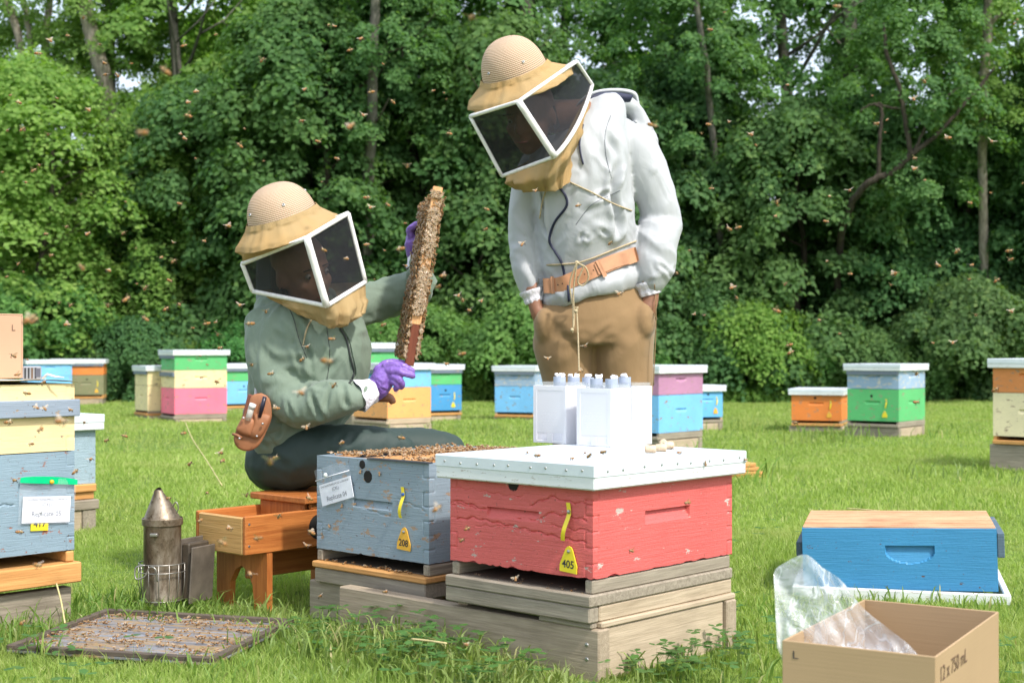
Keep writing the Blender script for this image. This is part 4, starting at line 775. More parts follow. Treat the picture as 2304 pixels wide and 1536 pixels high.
    for k, (px, py, Y, a, lab) in enumerate(((1463, 1000, 3.22, .1, 'leftmost cork lying on the white lid of the red hive'), (1487, 996, 3.26, .0, 'middle cork lying on the white lid of the red hive'), (1503, 991, 3.34, .5, 'rightmost cork on the white lid, furthest back'), (1493, 990, 3.42, 1.5, 'cork half hidden behind the middle cork on the lid'))):
        mb = MB(); mb.lathe([(.0001, -.012), (.0072, -.012), (.008, -.011), (.009, .011), (.0082, .012), (.0001, .012)], 16, M=Matrix.Rotation(a, 3, 'Z') @ Matrix.Rotation(math.pi / 2, 3, 'Y')); o = mb.build('cork', ck, None, True, 40); p = P(px, py, Y); o.location = (p.x, p.y, zt + .0088); tag(o, lab, 'cork', gc2)
    # --- stool (an old box of orange stained wood)
    c0 = Vector((-.693, 3.7, 0)); st = wood('stained_pine', (0.30, 0.085, 0.02), (0.52, 0.19, 0.05), 0, .8, .45); sty = wood('stained_pine', (0.30, 0.085, 0.02), (0.52, 0.19, 0.05), 1, .8, .45); stz = wood('stained_pine', (0.30, 0.085, 0.02), (0.52, 0.19, 0.05), 2, .8, .45); pale = wood('worn_pale_pine', (0.48, 0.27, 0.09), (0.62, 0.38, 0.15), 1, .8, .3)
    r = empty('stool', c0, math.pi / 2 - YAW, 'orange stained wooden stool with an open tray, under the seated beekeeper', 'stool'); W, t = .222, .014; z0, z1, LN = .141, .243, .47
    for a, b, m, nm in (((0, t, z0), (t, W - t, z1 - .004), pale, 'tray_end'), ((0, 0, z0), (LN, t, z1), st, 'side_board'), ((0, W - t, z0), (LN, W, z1), st, 'side_board'), ((t, t, z0), (LN - t, W - t, z0 + .012), st, 'tray_floor'), ((.205, t, z0 + .012), (.219, W - t, .2595), stz, 'divider'), ((LN - t, t, z0 + .012), (LN, W - t, .2595), stz, 'end_board'), ((.19, -.012, .26), (LN + .02, W + .012, .278), st, 'seat')): plank(r, a, b, m, nm, .003)
    plank(r, (.219, .0, z1 + .0005), (LN, t, .2595), st, 'side_strip'); plank(r, (.219, W - t, z1 + .0005), (LN, W, .2595), st, 'side_strip')
    for x in (.07, .40):
        out = [(0, z0 - .001), (0, -.02), (.055, -.02), (.062, .05), (.085, .085), (W / 2, .098), (W - .085, .085), (W - .062, .05), (W - .055, -.02), (W, -.02), (W, z0 - .001)]; mb = MB(); mb.prism([(y, z) for y, z in out], x, x + .018, frame_mat((0, 0, 0), (0, 1, 0), (0, 0, 1), (1, 0, 0))); mb.build('leg_board', stz, r)
    plank(r, (.088, W / 2 - .01, .06), (.40, W / 2 + .01, .139), st, 'stretcher')
    disc_hole(r, 'R', .245, .195, .034, 'finger_hole_shade')
    for z in (.165, .222):
        n = MB(); n.lathe([(.0035, 0), (.003, .001), (.001, .0012)], 8, cap=True, M=Matrix.Rotation(math.pi / 2, 3, 'X'), c=(.012, -.0004, z)); n.build('screw', STEEL, r)
    foot((c0.x + .03, c0.y + .05), YAW, .06, .2)
    # --- smoker
    p = P(366, 784, 3.72); r = empty('smoker', (p.x, p.y, .018), math.radians(-8), 'tarnished metal bee smoker standing in the grass left of the stool', 'smoker')
    r.scale = (.92, .92, 1.06)
    t = NT('sooty_tin'); v = t.coord(scale=(1, 1, .6)); a = t.noise(v, 16, 6, .7, .5); b = t.noise(t.coord(), 55, 4, .7)
    c = t.ramp(a, [(.3, (.04, .03, .02)), (.45, (.16, .12, .08)), (.6, (.31, .26, .20)), (.75, (.22, .19, .15))]); c = t.mix(t.ramp(b, [(.58, 0), (.66, .8)]), c, (.07, .045, .025))
    TIN = t.done(t.bsdf(c, .42, t.bump(b, .25, .003), metal=.55, spec=.5))
    mb = MB(); mb.lathe([(.053, 0), (.0545, .004), (.053, .008), (.0525, .19), (.0545, .196), (.0535, .200)], 36, cap=False); mb.lathe([(.0001, .001), (.053, .001)], 36); mb.build('fire_pot', TIN, r, True, 50)
    ml = Matrix.Rotation(.0, 3, 'Y'); mb = MB(); n = 20
    def cone(u, v):
        a = u * 2 * math.pi; tt = v; rr = .0545 * (1 - tt) ** .95 + .0125 * tt; cx = -.006 * tt; z = .202 + tt * .070; return (cx + rr * math.cos(a), rr * math.sin(a) - .010 * tt ** 2, z + (.006 * math.sin(a) * -1) * tt)
    mb.grid(cone, 36, 10, True); hd = mb.build('cone_lid', TIN, r, True, 60); mb = MB(); mb.lathe([(.0555, .190), (.0572, .192), (.0572, .207), (.0555, .209), (.0548, .204)], 36); mb.build('rim_band', TIN, hd, True, 40)
    mb = MB(); mb.tube([(-.006, -.010, .268), (-.009, -.016, .276)], [.0128, .0118], 16, False); mb.build('spout', TIN, hd, True); mb = MB(); mb.lathe([(.0001, 0), (.0105, 0)], 16, c=(-.009, -.0155, .2735), M=Matrix.Rotation(-.5, 3, 'X').inverted()); mb.build('spout_hole_shade', BLACK, hd)
    wire = simple('steel_wire', (.38, .36, .33), .35, .2, 60, metal=.8)
    for z, rr in ((.098, .066), (.078, .066), (.008, .058)): mb = MB(); mb.tube([(rr * math.cos(q * .2618), rr * math.sin(q * .2618), z) for q in range(25)], .0014, 6, False); mb.build('guard_ring', wire, r, True)
    for q in range(14): a = q * 2 * math.pi / 14; mb = MB(); mb.tube([(.066 * math.cos(a), .066 * math.sin(a), .098), (.066 * math.cos(a), .066 * math.sin(a), .05), (.0585 * math.cos(a), .0585 * math.sin(a), .008)], .0012, 5); mb.build('guard_wire', wire, r, True)
    a = -2.0; mb = MB(); mb.tube(cr([(.066 * math.cos(a), .066 * math.sin(a), .098), (.083 * math.cos(a - .25), .083 * math.sin(a - .25), .092), (.085 * math.cos(a - .2), .085 * math.sin(a - .2), .066), (.074 * math.cos(a + .1), .074 * math.sin(a + .1), .072), (.070 * math.cos(a + .3), .070 * math.sin(a + .3), .094), (.072 * math.cos(a + .55), .072 * math.sin(a + .55), .09), (.066 * math.cos(a + .6), .066 * math.sin(a + .6), .06)], 6), .0021, 7); mb.build('hook', wire, r, True)
    mb = MB(); mb.box((-.012, -.066, .168), (.010, -.052, .176), .002); mb.build('lid_tab', wire, r); mb = MB(); mb.tube(cr([(.035, -.02, .235), (.052, -.03, .250), (.058, -.028, .235), (.05, -.025, .222)], 4), .0018, 6); mb.build('lid_handle', wire, hd, True)
    # bellows behind right
    lea = simple('bellows_leather', (.06, .045, .03), .6, .3, 50, .4); bw = simple('bellows_board', (.12, .10, .08), .6, .3, 20, .2, metal=.2)
    M = Matrix.Translation((.062, .055, 0)) @ Matrix.Rotation(-.35, 4, 'Z')
    mb = MB(); mb.box((0, -.05, 0), (.006, .05, .155), .002, M); bo = mb.build('bellows', bw, r); mb = MB(); mb.box((.034, -.05, -.0), (.040, .05, .140), .002, M @ Matrix.Rotation(.08, 4, 'Y')); mb.build('board', bw, bo); mb = MB(); mb.box((.0065, -.044, .004), (.0335, .044, .145), .004, M); mb.build('leather_fold', lea, bo)
    foot((p.x - .04, p.y - .04), math.radians(90), .08, .08)
    # --- inner cover on the ground
    A, B_ = Vector((-1.10, 3.2, 0)), Vector((-1.02, 3.56, 0)); Cc = Vector((-.523, 3.42, 0)); xr = (Cc - B_).normalized(); yr = Vector((-xr.y, xr.x, 0))
    o0 = Cc - xr * .51 - yr * .41; r = empty('inner_cover', (o0.x, o0.y, .006), math.atan2(xr.y, xr.x), 'flat grey inner cover board lying in the grass with streaks of bees and wax', 'hive cover'); r.rotation_euler[0] = .025
    gm = NT('waxy_grey_board'); v = gm.coord(); a = gm.noise(gm.coord(scale=(1.2, 14, 1)), 3, 5, .6, .5); b = gm.noise(v, 60, 5, .7); c = gm.ramp(a, [(.35, (.10, .10, .11)), (.55, (.23, .24, .27))]); c = gm.mix(gm.ramp(gm.noise(gm.coord(scale=(2, 9, 1)), 4, 6, .75), [(.47, 0), (.55, .9)]), c, (.30, .19, .08)); c = gm.mix(gm.ramp(b, [(.55, 0), (.62, .8)]), c, (.17, .11, .06)); GM = gm.done(gm.bsdf(c, .55, gm.bump(b, .5, .004)))
    mb = MB(); mb.box((0, 0, 0), (.51, .41, .006), .001); mb.build('panel', GM, r)
    for a, b in (((0, 0, .0062), (.018, .41, .016)), ((.492, 0, .0062), (.51, .41, .016)), ((.0185, 0, .0062), (.4915, .018, .016)), ((.0185, .392, .0062), (.4915, .41, .016))): plank(r, a, b, W_DARK_SHADE, 'rim_strip', .001)
    foot((o0.x + yr.x * .0, o0.y), math.atan2(xr.x, xr.y), .50, .40, -.01); FOOT[-1] = (o0.x + .02 * xr.x + .05 * yr.x, o0.y + .02 * xr.y + .05 * yr.y, xr, yr, .44, .29)
    return r
# ---------------------------------------------------------------- people
def loft(mb, rings, n=28, sub=5):
    """rings of (centre, half axis a, half axis b); smooth closed tube through them"""
    c = cr([r[0] for r in rings], sub); a = cr([r[1] for r in rings], sub); b = cr([r[2] for r in rings], sub); m = len(c)
    vs = [c[i] + a[i] * math.cos(2 * math.pi * k / n) + b[i] * math.sin(2 * math.pi * k / n) for i in range(m) for k in range(n)]
    fs = [(i * n + k, i * n + (k + 1) % n, (i + 1) * n + (k + 1) % n, (i + 1) * n + k) for i in range(m - 1) for k in range(n)] + [tuple(range(n))[::-1], tuple((m - 1) * n + k for k in range(n))]
    return mb.add(vs, fs)
def limb(mb, pts, n=14, sub=5, flat=1.0):
    """pts of (x, y, z, radius)"""
    mb.tube(cr([p[:3] for p in pts], sub), crf([p[3] for p in pts], sub), n)
    for p in (pts[0], pts[-1]): ball(mb, p[:3], p[3])
def ball(mb, c, r, s=(1, 1, 1), n=14):
    prof = [(max(1e-4, math.sin(math.pi * i / 9)) * r, -math.cos(math.pi * i / 9) * r * s[2]) for i in range(10)]; mb.lathe(prof, n, c, cap=True, sx=s[0], sy=s[1])
def fuse(parts, voxel, smooth=3):
    """grow one continuous surface out of overlapping closed shapes"""
    mb = MB()
    for p in parts: p(mb)
    me = bpy.data.meshes.new('tmp'); me.from_pydata([tuple(v) for v in mb.v], [], mb.f); bm = bmesh.new(); bm.from_mesh(me); bmesh.ops.recalc_face_normals(bm, faces=bm.faces); bm.to_mesh(me); bm.free()
    o = bpy.data.objects.new('tmp', me); COL.objects.link(o); r = o.modifiers.new('r', 'REMESH'); r.mode = 'VOXEL'; r.voxel_size = voxel
    s = o.modifiers.new('s', 'SMOOTH'); s.factor = 0.5; s.iterations = smooth
    dg = bpy.context.evaluated_depsgraph_get(); out = bpy.data.meshes.new_from_object(o.evaluated_get(dg)); bpy.data.objects.remove(o); bpy.data.meshes.remove(me)
    out.polygons.foreach_set('use_smooth', [True] * len(out.polygons)); return out
def get(me):
    n = len(me.vertices); v = np.empty(n * 3, np.float32); me.vertices.foreach_get('co', v); nn = np.empty(n * 3, np.float32); me.vertices.foreach_get('normal', nn); return v.reshape(-1, 3).astype(float), nn.reshape(-1, 3).astype(float)
def put(me, v): me.vertices.foreach_set('co', v.astype(np.float32).ravel()); me.update()
def folds(me, creases, wob=0.004, wscale=9.0, stretch=(1, 1, 1), seed=0.0):
    """creases: (point, point, width, depth); negative depth makes a ridge. Plus soft random rumpling."""
    v, n = get(me); d = np.zeros(len(v)); w = v + 0.012 * np.sin(v[:, [1, 2, 0]] * 31 + seed)
    for a, b, wd, dp in creases:
        a, b = np.array(a), np.array(b); t = np.clip(((w - a) @ (b - a)) / max(1e-9, (b - a) @ (b - a)), 0, 1); q = np.linalg.norm(w - a - t[:, None] * (b - a), axis=1)
        taper = np.sin(np.clip(t * .9 + .05, 0, 1) * math.pi) ** .6
        d -= dp * taper * (np.exp(-(q / wd) ** 2) - 0.55 * np.exp(-((q - wd * 1.8) / (wd * .9)) ** 2))
    if wob:
        # crumpled cloth: sharp ridges between soft hollows, two sizes, warped
        s = np.array(stretch)
        def nz(q): return np.array([mnoise.noise(Vector(p)) for p in q])
        p = v * s * wscale + seed; w1 = nz(p * .6 + 7.1); w2 = nz(p * .6 + 31.7); p = p + np.stack([w1, w2, w1 - w2], 1) * .8
        n1, n2 = nz(p), nz(p * 2.3 + 3.3); d += wob * (0.30 - np.abs(n1) * 1.5) + wob * .45 * (0.25 - np.abs(n2) * 1.3)
    put(me, v + n * d[:, None])
def ring_pts(keys, n, smooth):
    keys = [Vector(k) for k in keys]; k = len(keys); m = n // k
    if not smooth: return [keys[i].lerp(keys[(i + 1) % k], j / m) for i in range(k) for j in range(m)]
    out = []
    for i in range(k):
        a, b, c, d = keys[i - 1], keys[i], keys[(i + 1) % k], keys[(i + 2) % k]
        for j in range(m):
            t = j / m; out.append(0.5 * ((2 * b) + (c - a) * t + (2 * a - 5 * b + 4 * c - d) * t * t + (3 * b - a - 3 * c + d) * t ** 3))
    return out
def cloth_rings(name, rings, mat, parent, sub=6, gather=(), seed=1, n=64):
    """cloth stretched from ring to ring; gather gives the pleat height at each ring"""
    rows = []; g = list(gather) + [0] * (len(rings) - len(gather))
    for i in range(len(rings) - 1):
        for s in range(sub + (1 if i == len(rings) - 2 else 0)):
            t = s / sub; amp = g[i] * (1 - t) + g[i + 1] * t; row = []
            cen = sum((rings[i][k].lerp(rings[i + 1][k], t) for k in range(n)), Vector()) / n
            for k in range(n):
                p = rings[i][k].lerp(rings[i + 1][k], t); o = (p - cen).normalized(); w = math.sin(k * .82 + 1.3 * math.sin(k * .37 + seed) + i) * .6 + math.sin(k * 1.9 + seed * 2) * .4
                sag = 0.0; row.append(p + o * amp * w)
            rows.append(row)
    vs = [p for r in rows for p in r]; m = len(rows); fs = [(j * n + k, j * n + (k + 1) % n, (j + 1) * n + (k + 1) % n, (j + 1) * n + k) for j in range(m - 1) for k in range(n)]
    me = bpy.data.meshes.new(name); me.from_pydata(vs, [], fs); uv = me.uv_layers.new(name='UV')
    for pl in me.polygons:
        for li in pl.loop_indices:
            vi = me.loops[li].vertex_index; k, j = vi % n, vi // n; kk = n if (k == 0 and any(me.loops[q].vertex_index % n == n - 1 for q in pl.loop_indices)) else k
            uv.data[li].uv = (kk / n * 1.1, j / m * .42)
    me.polygons.foreach_set('use_smooth', [True] * len(me.polygons)); me.update(); return link(name, me, mat, parent)
def pane(name, corners, mat, parent, sag=0.006, bottom_mid=None):
    A, B, C_, D_ = [Vector(c) for c in corners]; mb = MB(); nn = (B - A).cross(D_ - A).normalized()
    def fn(u, v):
        bt = D_.lerp(C_, u)
        if bottom_mid is not None: bt = (D_ * (1 - u) ** 2 + Vector(bottom_mid) * 2 * u * (1 - u) + C_ * u * u)
        return A.lerp(B, u).lerp(bt, v) + nn * sag * math.sin(u * math.pi) * math.sin(v * math.pi)
    mb.grid(fn, 12, 12); o = mb.build(name, mat, parent, True); uv = o.data.uv_layers.new(name='UV')
    for li, lp in enumerate(o.data.loops): i = lp.vertex_index; uv.data[li].uv = ((i % 13) / 12 * .2, (i // 13) / 12 * .2)
    return o
def edge_strip(mb, pts, r):
    q = [Vector(p) for p in pts]; mb.tube(q, r, 8)
def head_shapes(c, f, up, s=1.0):
    """one continuous head: skull, face, nose, chin, ears, eye sockets; f is where it looks"""
    f = Vector(f).normalized(); up = Vector(up).normalized(); rt = f.cross(up).normalized(); up = rt.cross(f); M = Matrix((rt, f, up)).transposed().to_4x4(); M.translation = c
    def q(x, y, z): return M @ (Vector((x, y, z)) * s)
    def sh(mb):
        def el(cx, cy, cz, rx, ry, rz):
            prof = [(max(1e-4, math.sin(math.pi * i / 12)), -math.cos(math.pi * i / 12)) for i in range(13)]; b = len(mb.v); vs = []
            for r_, z in prof:
                for k in range(20): a = 2 * math.pi * k / 20; vs.append(q(cx + rx * r_ * math.cos(a), cy + ry * r_ * math.sin(a), cz + rz * z))
            mb.add(vs, [(i * 20 + k, i * 20 + (k + 1) % 20, (i + 1) * 20 + (k + 1) % 20, (i + 1) * 20 + k) for i in range(12) for k in range(20)] + [tuple(range(20))[::-1], tuple(240 + k for k in range(20))])
        el(0, -.012, .035, .074, .092, .085); el(0, .018, -.03, .060, .068, .075); el(0, .045, -.082, .030, .030, .026); el(0, .088, -.018, .013, .020, .020); el(0, .086, .004, .009, .012, .028); el(-.074, -.01, -.01, .009, .018, .030); el(.074, -.01, -.01, .009, .018, .030)
        el(-.034, .062, .022, .020, .012, .007); el(.034, .062, .022, .020, .012, .007); el(0, .083, -.050, .022, .009, .006); el(0, .080, -.060, .019, .009, .006); el(-.038, .052, -.022, .022, .022, .022); el(.038, .052, -.022, .022, .022, .022)
    return sh, q
def face_bits(q, parent, s=1.0):
    ew = simple('eye_white', (.32, .28, .25), .4, 0, bump=0); hair = simple('dark_hair', (.03, .02, .015), .6, .3, 90, .5)
    for x in (-.032, .032):
        mb = MB(); ball(mb, q(x, .0685, .008), .0085); mb.build('eye', ew, parent, True); mb = MB(); ball(mb, q(x, .0745, .007), .0042); mb.build('iris', hair, parent, True)
        mb = MB(); mb.tube([q(x - .02, .070, .026), q(x, .080, .031), q(x + .018, .074, .028)], .0018, 6); mb.build('eyebrow', hair, parent, True)
    mb = MB(); mb.grid(lambda u, v: q(.079 * math.cos(math.pi * (1.12 * u + .94)) * math.cos(v * 1.45), -.016 + .097 * math.sin(math.pi * (1.12 * u + .94)) * math.cos(v * 1.45), -.05 * (1 - v) + .125 * math.sin(v * 1.45)), 20, 10); mb.build('hair', hair, parent, True)
    mb = MB(); mb.tube([q(-.022, .088, -.054), q(0, .093, -.055), q(.022, .088, -.054)], .002, 6); mb.build('mouth', simple('lips', (.35, .12, .10), .5, 0, bump=0), parent, True)
def helmet(parent, c, n, e1, rd, hd, straw, key, cloth, ring_top, ring_bot, ring_neck, brim=(.165, .19), band=.022, extra=None):
    """pith helmet with a woven dome, mesh cloth over the brim, down to the square veil frame and on to the neck"""
    n = Vector(n).normalized(); e1 = Vector(e1); e1 = (e1 - n * e1.dot(n)).normalized(); e2 = n.cross(e1)      # e2 points back
    q = lambda a, r1, r2, z: c + e1 * (math.cos(a) * r1) + e2 * (math.sin(a) * r2) + n * z
    mb = MB(); rows = 14; N = 48; vs = []
    for j in range(rows + 1):
        t = j / rows; ph = t * math.pi / 2; rr = math.cos(ph) ** .82; z = hd * math.sin(ph) ** 1.0
        for k in range(N): a = 2 * math.pi * k / N; vs.append(q(a, rd * .93 * max(rr, .0001), rd * 1.10 * max(rr, .0001), z * (1 + 0)))
    mb.add(vs, [(j * N + k, j * N + (k + 1) % N, (j + 1) * N + (k + 1) % N, (j + 1) * N + k) for j in range(rows) for k in range(N)])
    # brim skirt
    vs = []
    for j in range(5):
        t = j / 4
        for k in range(N): a = 2 * math.pi * k / N; vs.append(q(a, rd * .93 + (brim[0] * .95 - rd * .93) * t, rd * 1.1 + (brim[1] * .95 - rd * 1.1) * t, -.034 * t ** 1.2 - .003 * t))
    mb.add(vs, [(j * N + k, (j + 1) * N + k, (j + 1) * N + (k + 1) % N, j * N + (k + 1) % N) for j in range(4) for k in range(N)])
    me = bpy.data.meshes.new('helmet'); me.from_pydata(mb.v, [], mb.f); uv = me.uv_layers.new(name='UV')
    for pl in me.polygons:
        ks = [me.loops[li].vertex_index % N for li in pl.loop_indices]; wrap = (0 in ks and N - 1 in ks)
        for li in pl.loop_indices:
            i = me.loops[li].vertex_index; k, j = i % N, i // N; uv.data[li].uv = ((N if (k == 0 and wrap) else k) / N, j / 20)
    me.polygons.foreach_set('use_smooth', [True] * len(me.polygons)); hm = link('helmet', me, straw, parent)
    for a, z in ((-1.35, .055), (-2.6, .05), (.3, .06), (2.0, .06)):
        ph = math.asin(min(1, z / hd)); rr = math.cos(ph) ** .82; p = q(a, rd * .93 * rr * 1.015, rd * 1.10 * rr * 1.015, z); m2 = MB(); nrm = (p - c).normalized(); m2.lathe([(.0018, .0015), (.0022, .0025), (.0042, .002), (.0045, 0)], 12, c=p, M=nrm.to_track_quat('Z', 'Y').to_matrix()); m2.build('vent_eyelet', STEEL, hm, True); m3 = MB(); m3.lathe([(.0001, .0016), (.0019, .0016)], 10, c=p, M=nrm.to_track_quat('Z', 'Y').to_matrix()); m3.build('vent_hole_shade', BLACK, hm)
    A0 = [math.pi * 1.15, math.pi * 1.5, math.pi * 1.93, math.pi * .5]        # directions of the frame corners seen from the helmet axis: left, front, right, back
    AA = A0 + [A0[0] + 2 * math.pi]; AA[3] += 2 * math.pi
    el = lambda r1, r2, z: [q(AA[i] + (AA[i + 1] - AA[i]) * j / 16, r1, r2, z) for i in range(4) for j in range(16)]
    r0 = el(rd * .955, rd * 1.125, band); r1 = el(rd * 1.04, rd * 1.20, .004); r2 = el(brim[0] * 1.0, brim[1] * .99, -.028); r2b = el(brim[0] * 1.04, brim[1] * 1.03, -.040)
    cloth_rings('veil_cloth', [r0, r1, r2, r2b, ring_pts(ring_top, 64, False)], cloth, parent, 6, (.003, .005, .005, .006, 0), 2)
    cloth_rings('veil_cloth', [ring_pts(ring_bot, 64, False)] + [ring_pts(r, 64, True) for r in ring_neck], cloth, parent, 6, (0, .013, .014, .006), 5)
    return hm
def straw_mat():
    t = NT('woven_straw'); v = t.coord('UV'); w = t.n('ShaderNodeTexWave', wave_type='BANDS', bands_direction='Y'); w.inputs['Scale'].default_value = 15; w2 = t.n('ShaderNodeTexWave', wave_type='BANDS', bands_direction='X'); w2.inputs['Scale'].default_value = 30; w.inputs['Distortion'].default_value = .15; t.l(v, w.inputs[0]); t.l(v, w2.inputs[0])
    h = t.math('MULTIPLY', w.outputs['Fac'], t.math('ADD', .6, t.math('MULTIPLY', w2.outputs['Fac'], .4))); c = t.ramp(h, [(.0, (.36, .22, .14)), (.4, (.58, .42, .29)), (.9, (.66, .53, .40))])
    c = t.mix(t.ramp(t.noise(t.coord(), 9, 4), [(.5, 0), (.8, .5)]), c, (.5, .33, .2)); return t.done(t.bsdf(c, .8, t.bump(h, .7, .003), spec=.2))
def screen_mat():
    t = NT('black_window_screen'); tr = t.n('ShaderNodeBsdfTransparent'); g = t.n('ShaderNodeNewGeometry'); d = t.bsdf((.018, .019, .022), .55, spec=.25); mx = t.n('ShaderNodeMixShader'); mx.inputs[0].default_value = .68; t.l(tr.outputs[0], mx.inputs[1]); t.l(d, mx.inputs[2]); return t.done(mx.outputs[0])
def people():
    straw = straw_mat(); screen = screen_mat(); white = simple('white_vinyl_edge', (.74, .72, .70), .5, .12, 60, .15); clothA = netting('ochre_net', (.50, .345, .165), 95, .35, .35); clothB = netting('tan_net', (.47, .33, .16), 95, .32, .4)
    skin = simple('skin', (.42, .22, .14), .5, .12, 40, .1); skin_d = simple('brown_skin', (.26, .12, .07), .5, .12, 40, .1); purple = fabric('purple_nitrile', (.205, .11, .42), 500, .38, .35, 0.0, .12, .5, 45)
    # =============================================================== standing beekeeper
    S = 4.6; man = lambda x, y, d=0.0: P(x, y, S + d); px = lambda v: v * S / FPX
    root = empty('person', (man(1335, 784).x, S, 0), 0, 'standing beekeeper in a light grey hooded jacket and tan trousers, both hands in pockets', 'person', 'beekeepers')
    def att(o): o.parent = root; o.location = (-root.location.x, -root.location.y, 0); return o
    def mk(name, me, mat): return att(link(name, me, mat))
    def ring(x, y, d, hw, dep, tilt=0.0, yawr=0.0):
        a = Vector((math.cos(tilt) * px(hw), 0, math.sin(tilt) * px(hw))); a.rotate(Matrix.Rotation(yawr, 3, 'Z')); b = Vector((0, dep, 0)); b.rotate(Matrix.Rotation(yawr, 3, 'Z')); return (man(x, y, d), a, b)
    T = math.radians
    torso = [ring(1334, 674, 0, 104, .128, T(14)), ring(1331, 650, 0, 118, .142, T(14)), ring(1327, 612, 0, 108, .125, T(13)), ring(1321, 582, 0, 110, .135, T(11)), ring(1319, 535, -.01, 113, .15, T(7)), ring(1315, 470, -.03, 111, .148, T(5)), ring(1306, 400, -.05, 112, .138, T(8)), ring(1306, 335, -.06, 108, .122, T(16)), ring(1325, 275, -.04, 92, .11, T(22)), ring(1342, 240, -.02, 62, .085, T(20)), ring(1350, 222, -.02, 40, .06, T(20))]
    def sl(pts): return [(*man(x, y, d), px(r)) for x, y, r, d in pts]
    slR = sl([(1385, 300, 48, 0), (1425, 335, 52, .0), (1458, 400, 50, .0), (1482, 460, 49, .01), (1486, 500, 49, .02), (1476, 555, 48, -.03), (1472, 600, 45, -.04), (1469, 630, 37, -.04), (1464, 645, 25, -.03)])
    slL = sl([(1230, 350, 46, -.03), (1196, 400, 46, -.02), (1182, 460, 39, -.01), (1179, 520, 36, .0), (1183, 570, 36, .0), (1190, 620, 33, -.01), (1198, 655, 27, -.01), (1202, 668, 18, -.01)])
    me = fuse([lambda mb: loft(mb, torso), lambda mb: limb(mb, slR, 18), lambda mb: limb(mb, slL, 18), lambda mb: limb(mb, sl([(1258, 292, 14, -.12), (1284, 254, 18, -.10), (1330, 236, 20, -.05), (1388, 232, 20, .02), (1424, 244, 19, .05), (1442, 276, 20, .05), (1460, 318, 22, .04)]), 14)], .0065, 4)
    m3 = lambda x, y, d: tuple(man(x, y, d)); F = -.16
    cr_ = [(m3(1380, 300, F), m3(1395, 560, F + .02), .016, .020), (m3(1440, 330, F + .03), m3(1385, 420, F), .012, .010), (m3(1500, 470, -.09), m3(1420, 515, F + .03), .008, .013), (m3(1420, 500, -.13), m3(1535, 498, -.05), .006, -.008), (m3(1425, 440, F), m3(1490, 405, -.1), .008, .008),
        (m3(1500, 540, -.1), m3(1430, 600, F), .009, .010), (m3(1425, 560, F), m3(1500, 620, -.08), .010, .010), (m3(1380, 540, F), m3(1290, 470, F), .010, .008), (m3(1400, 420, F), m3(1290, 500, F), .009, .010), (m3(1300, 560, F), m3(1350, 460, F), .009, .007),
        (m3(1215, 480, F + .02), m3(1240, 620, F), .010, .009), (m3(1165, 520, -.08), m3(1215, 545, -.12), .007, .011), (m3(1160, 480, -.08), m3(1215, 430, -.12), .008, .009), (m3(1160, 600, -.08), m3(1225, 640, -.1), .008, .010), (m3(1168, 570, -.08), m3(1220, 580, -.1), .008, .008),
        (m3(1230, 600, F), m3(1250, 540, F), .007, .008), (m3(1275, 600, F), m3(1290, 550, F), .006, .008), (m3(1330, 590, F), m3(1325, 535, F), .007, .009), (m3(1370, 575, F), m3(1400, 520, F), .007, .009), (m3(1410, 560, F), m3(1415, 500, F), .006, .007), (m3(1350, 350, F), m3(1290, 440, F), .012, .007), (m3(1480, 350, -.08), m3(1440, 470, F + .04), .010, .007), (m3(1510, 440, -.04), m3(1470, 380, -.1), .01, .006), (m3(1455, 640, -.1), m3(1510, 600, -.05), .007, .009)]
    folds(me, [(a, b, w * .75, d * 1.15) for a, b, w, d in cr_] + [(m3(1432, 400, F + .04), m3(1430, 590, F + .05), .009, .022), (m3(1214, 430, F + .04), m3(1218, 600, F + .05), .008, .018), (m3(1430, 370, F + .04), m3(1400, 290, F + .03), .010, .012)], .0105, 8.5, (1.0, .8, .75), 3.0)
    jac = fabric('light_grey_nylon', (.42, .435, .455), 700, .50, .35, .15, .04, .4, 11); mk('jacket', me, jac)
    navy = simple('navy_trim', (.012, .015, .045), .6, .1, bump=0)
    def surf_line(pts, r, name, mat, off=.004, n=7, sub=6, flat=False):
        """a cord lying on the jacket: every point is dropped onto the surface seen from the front"""
        bvh = surf_line.bvh; out = []
        for p in cr(pts, sub):
            d = Vector((p.x, p.y, p.z - H)).normalized(); hit = bvh.ray_cast(Vector((0, 0, H)), d)[0] if bvh else None
            q = hit - d * off if hit is not None and abs(hit.y - p.y) < .35 else p; out.append(q)
        mb = MB(); mb.tube(out, r, n); return att(mb.build(name, mat, None, True))
    from mathutils.bvhtree import BVHTree
    def bvh_of(ms): 
        vs, fs = [], []
        for m_ in ms: b = len(vs); vs += [v.co[:] for v in m_.vertices]; fs += [[b + i for i in p.vertices] for p in m_.polygons]
        return BVHTree.FromPolygons(vs, fs)
    # trousers
    hips = [ring(1334, 628, .01, 98, .100, T(12)), ring(1336, 668, .01, 118, .115, T(6)), ring(1336, 710, .01, 136, .135), ring(1336, 745, .01, 134, .135), ring(1338, 775, .01, 118, .12)]
    lg = lambda pts: sl(pts)
    legL = lg([(1270, 720, 66, 0), (1270, 780, 70, 0), (1278, 850, 58, 0), (1284, 940, 50, -.02), (1288, 1000, 47, -.02), (1290, 1100, 42, .0), (1292, 1190, 36, .02), (1292, 1225, 36, .02)])
    legR = lg([(1400, 720, 70, 0), (1403, 780, 72, 0), (1408, 850, 66, 0), (1410, 940, 55, -.02), (1412, 1000, 50, -.02), (1414, 1100, 44, .0), (1416, 1190, 38, .02), (1416, 1225, 38, .02)])
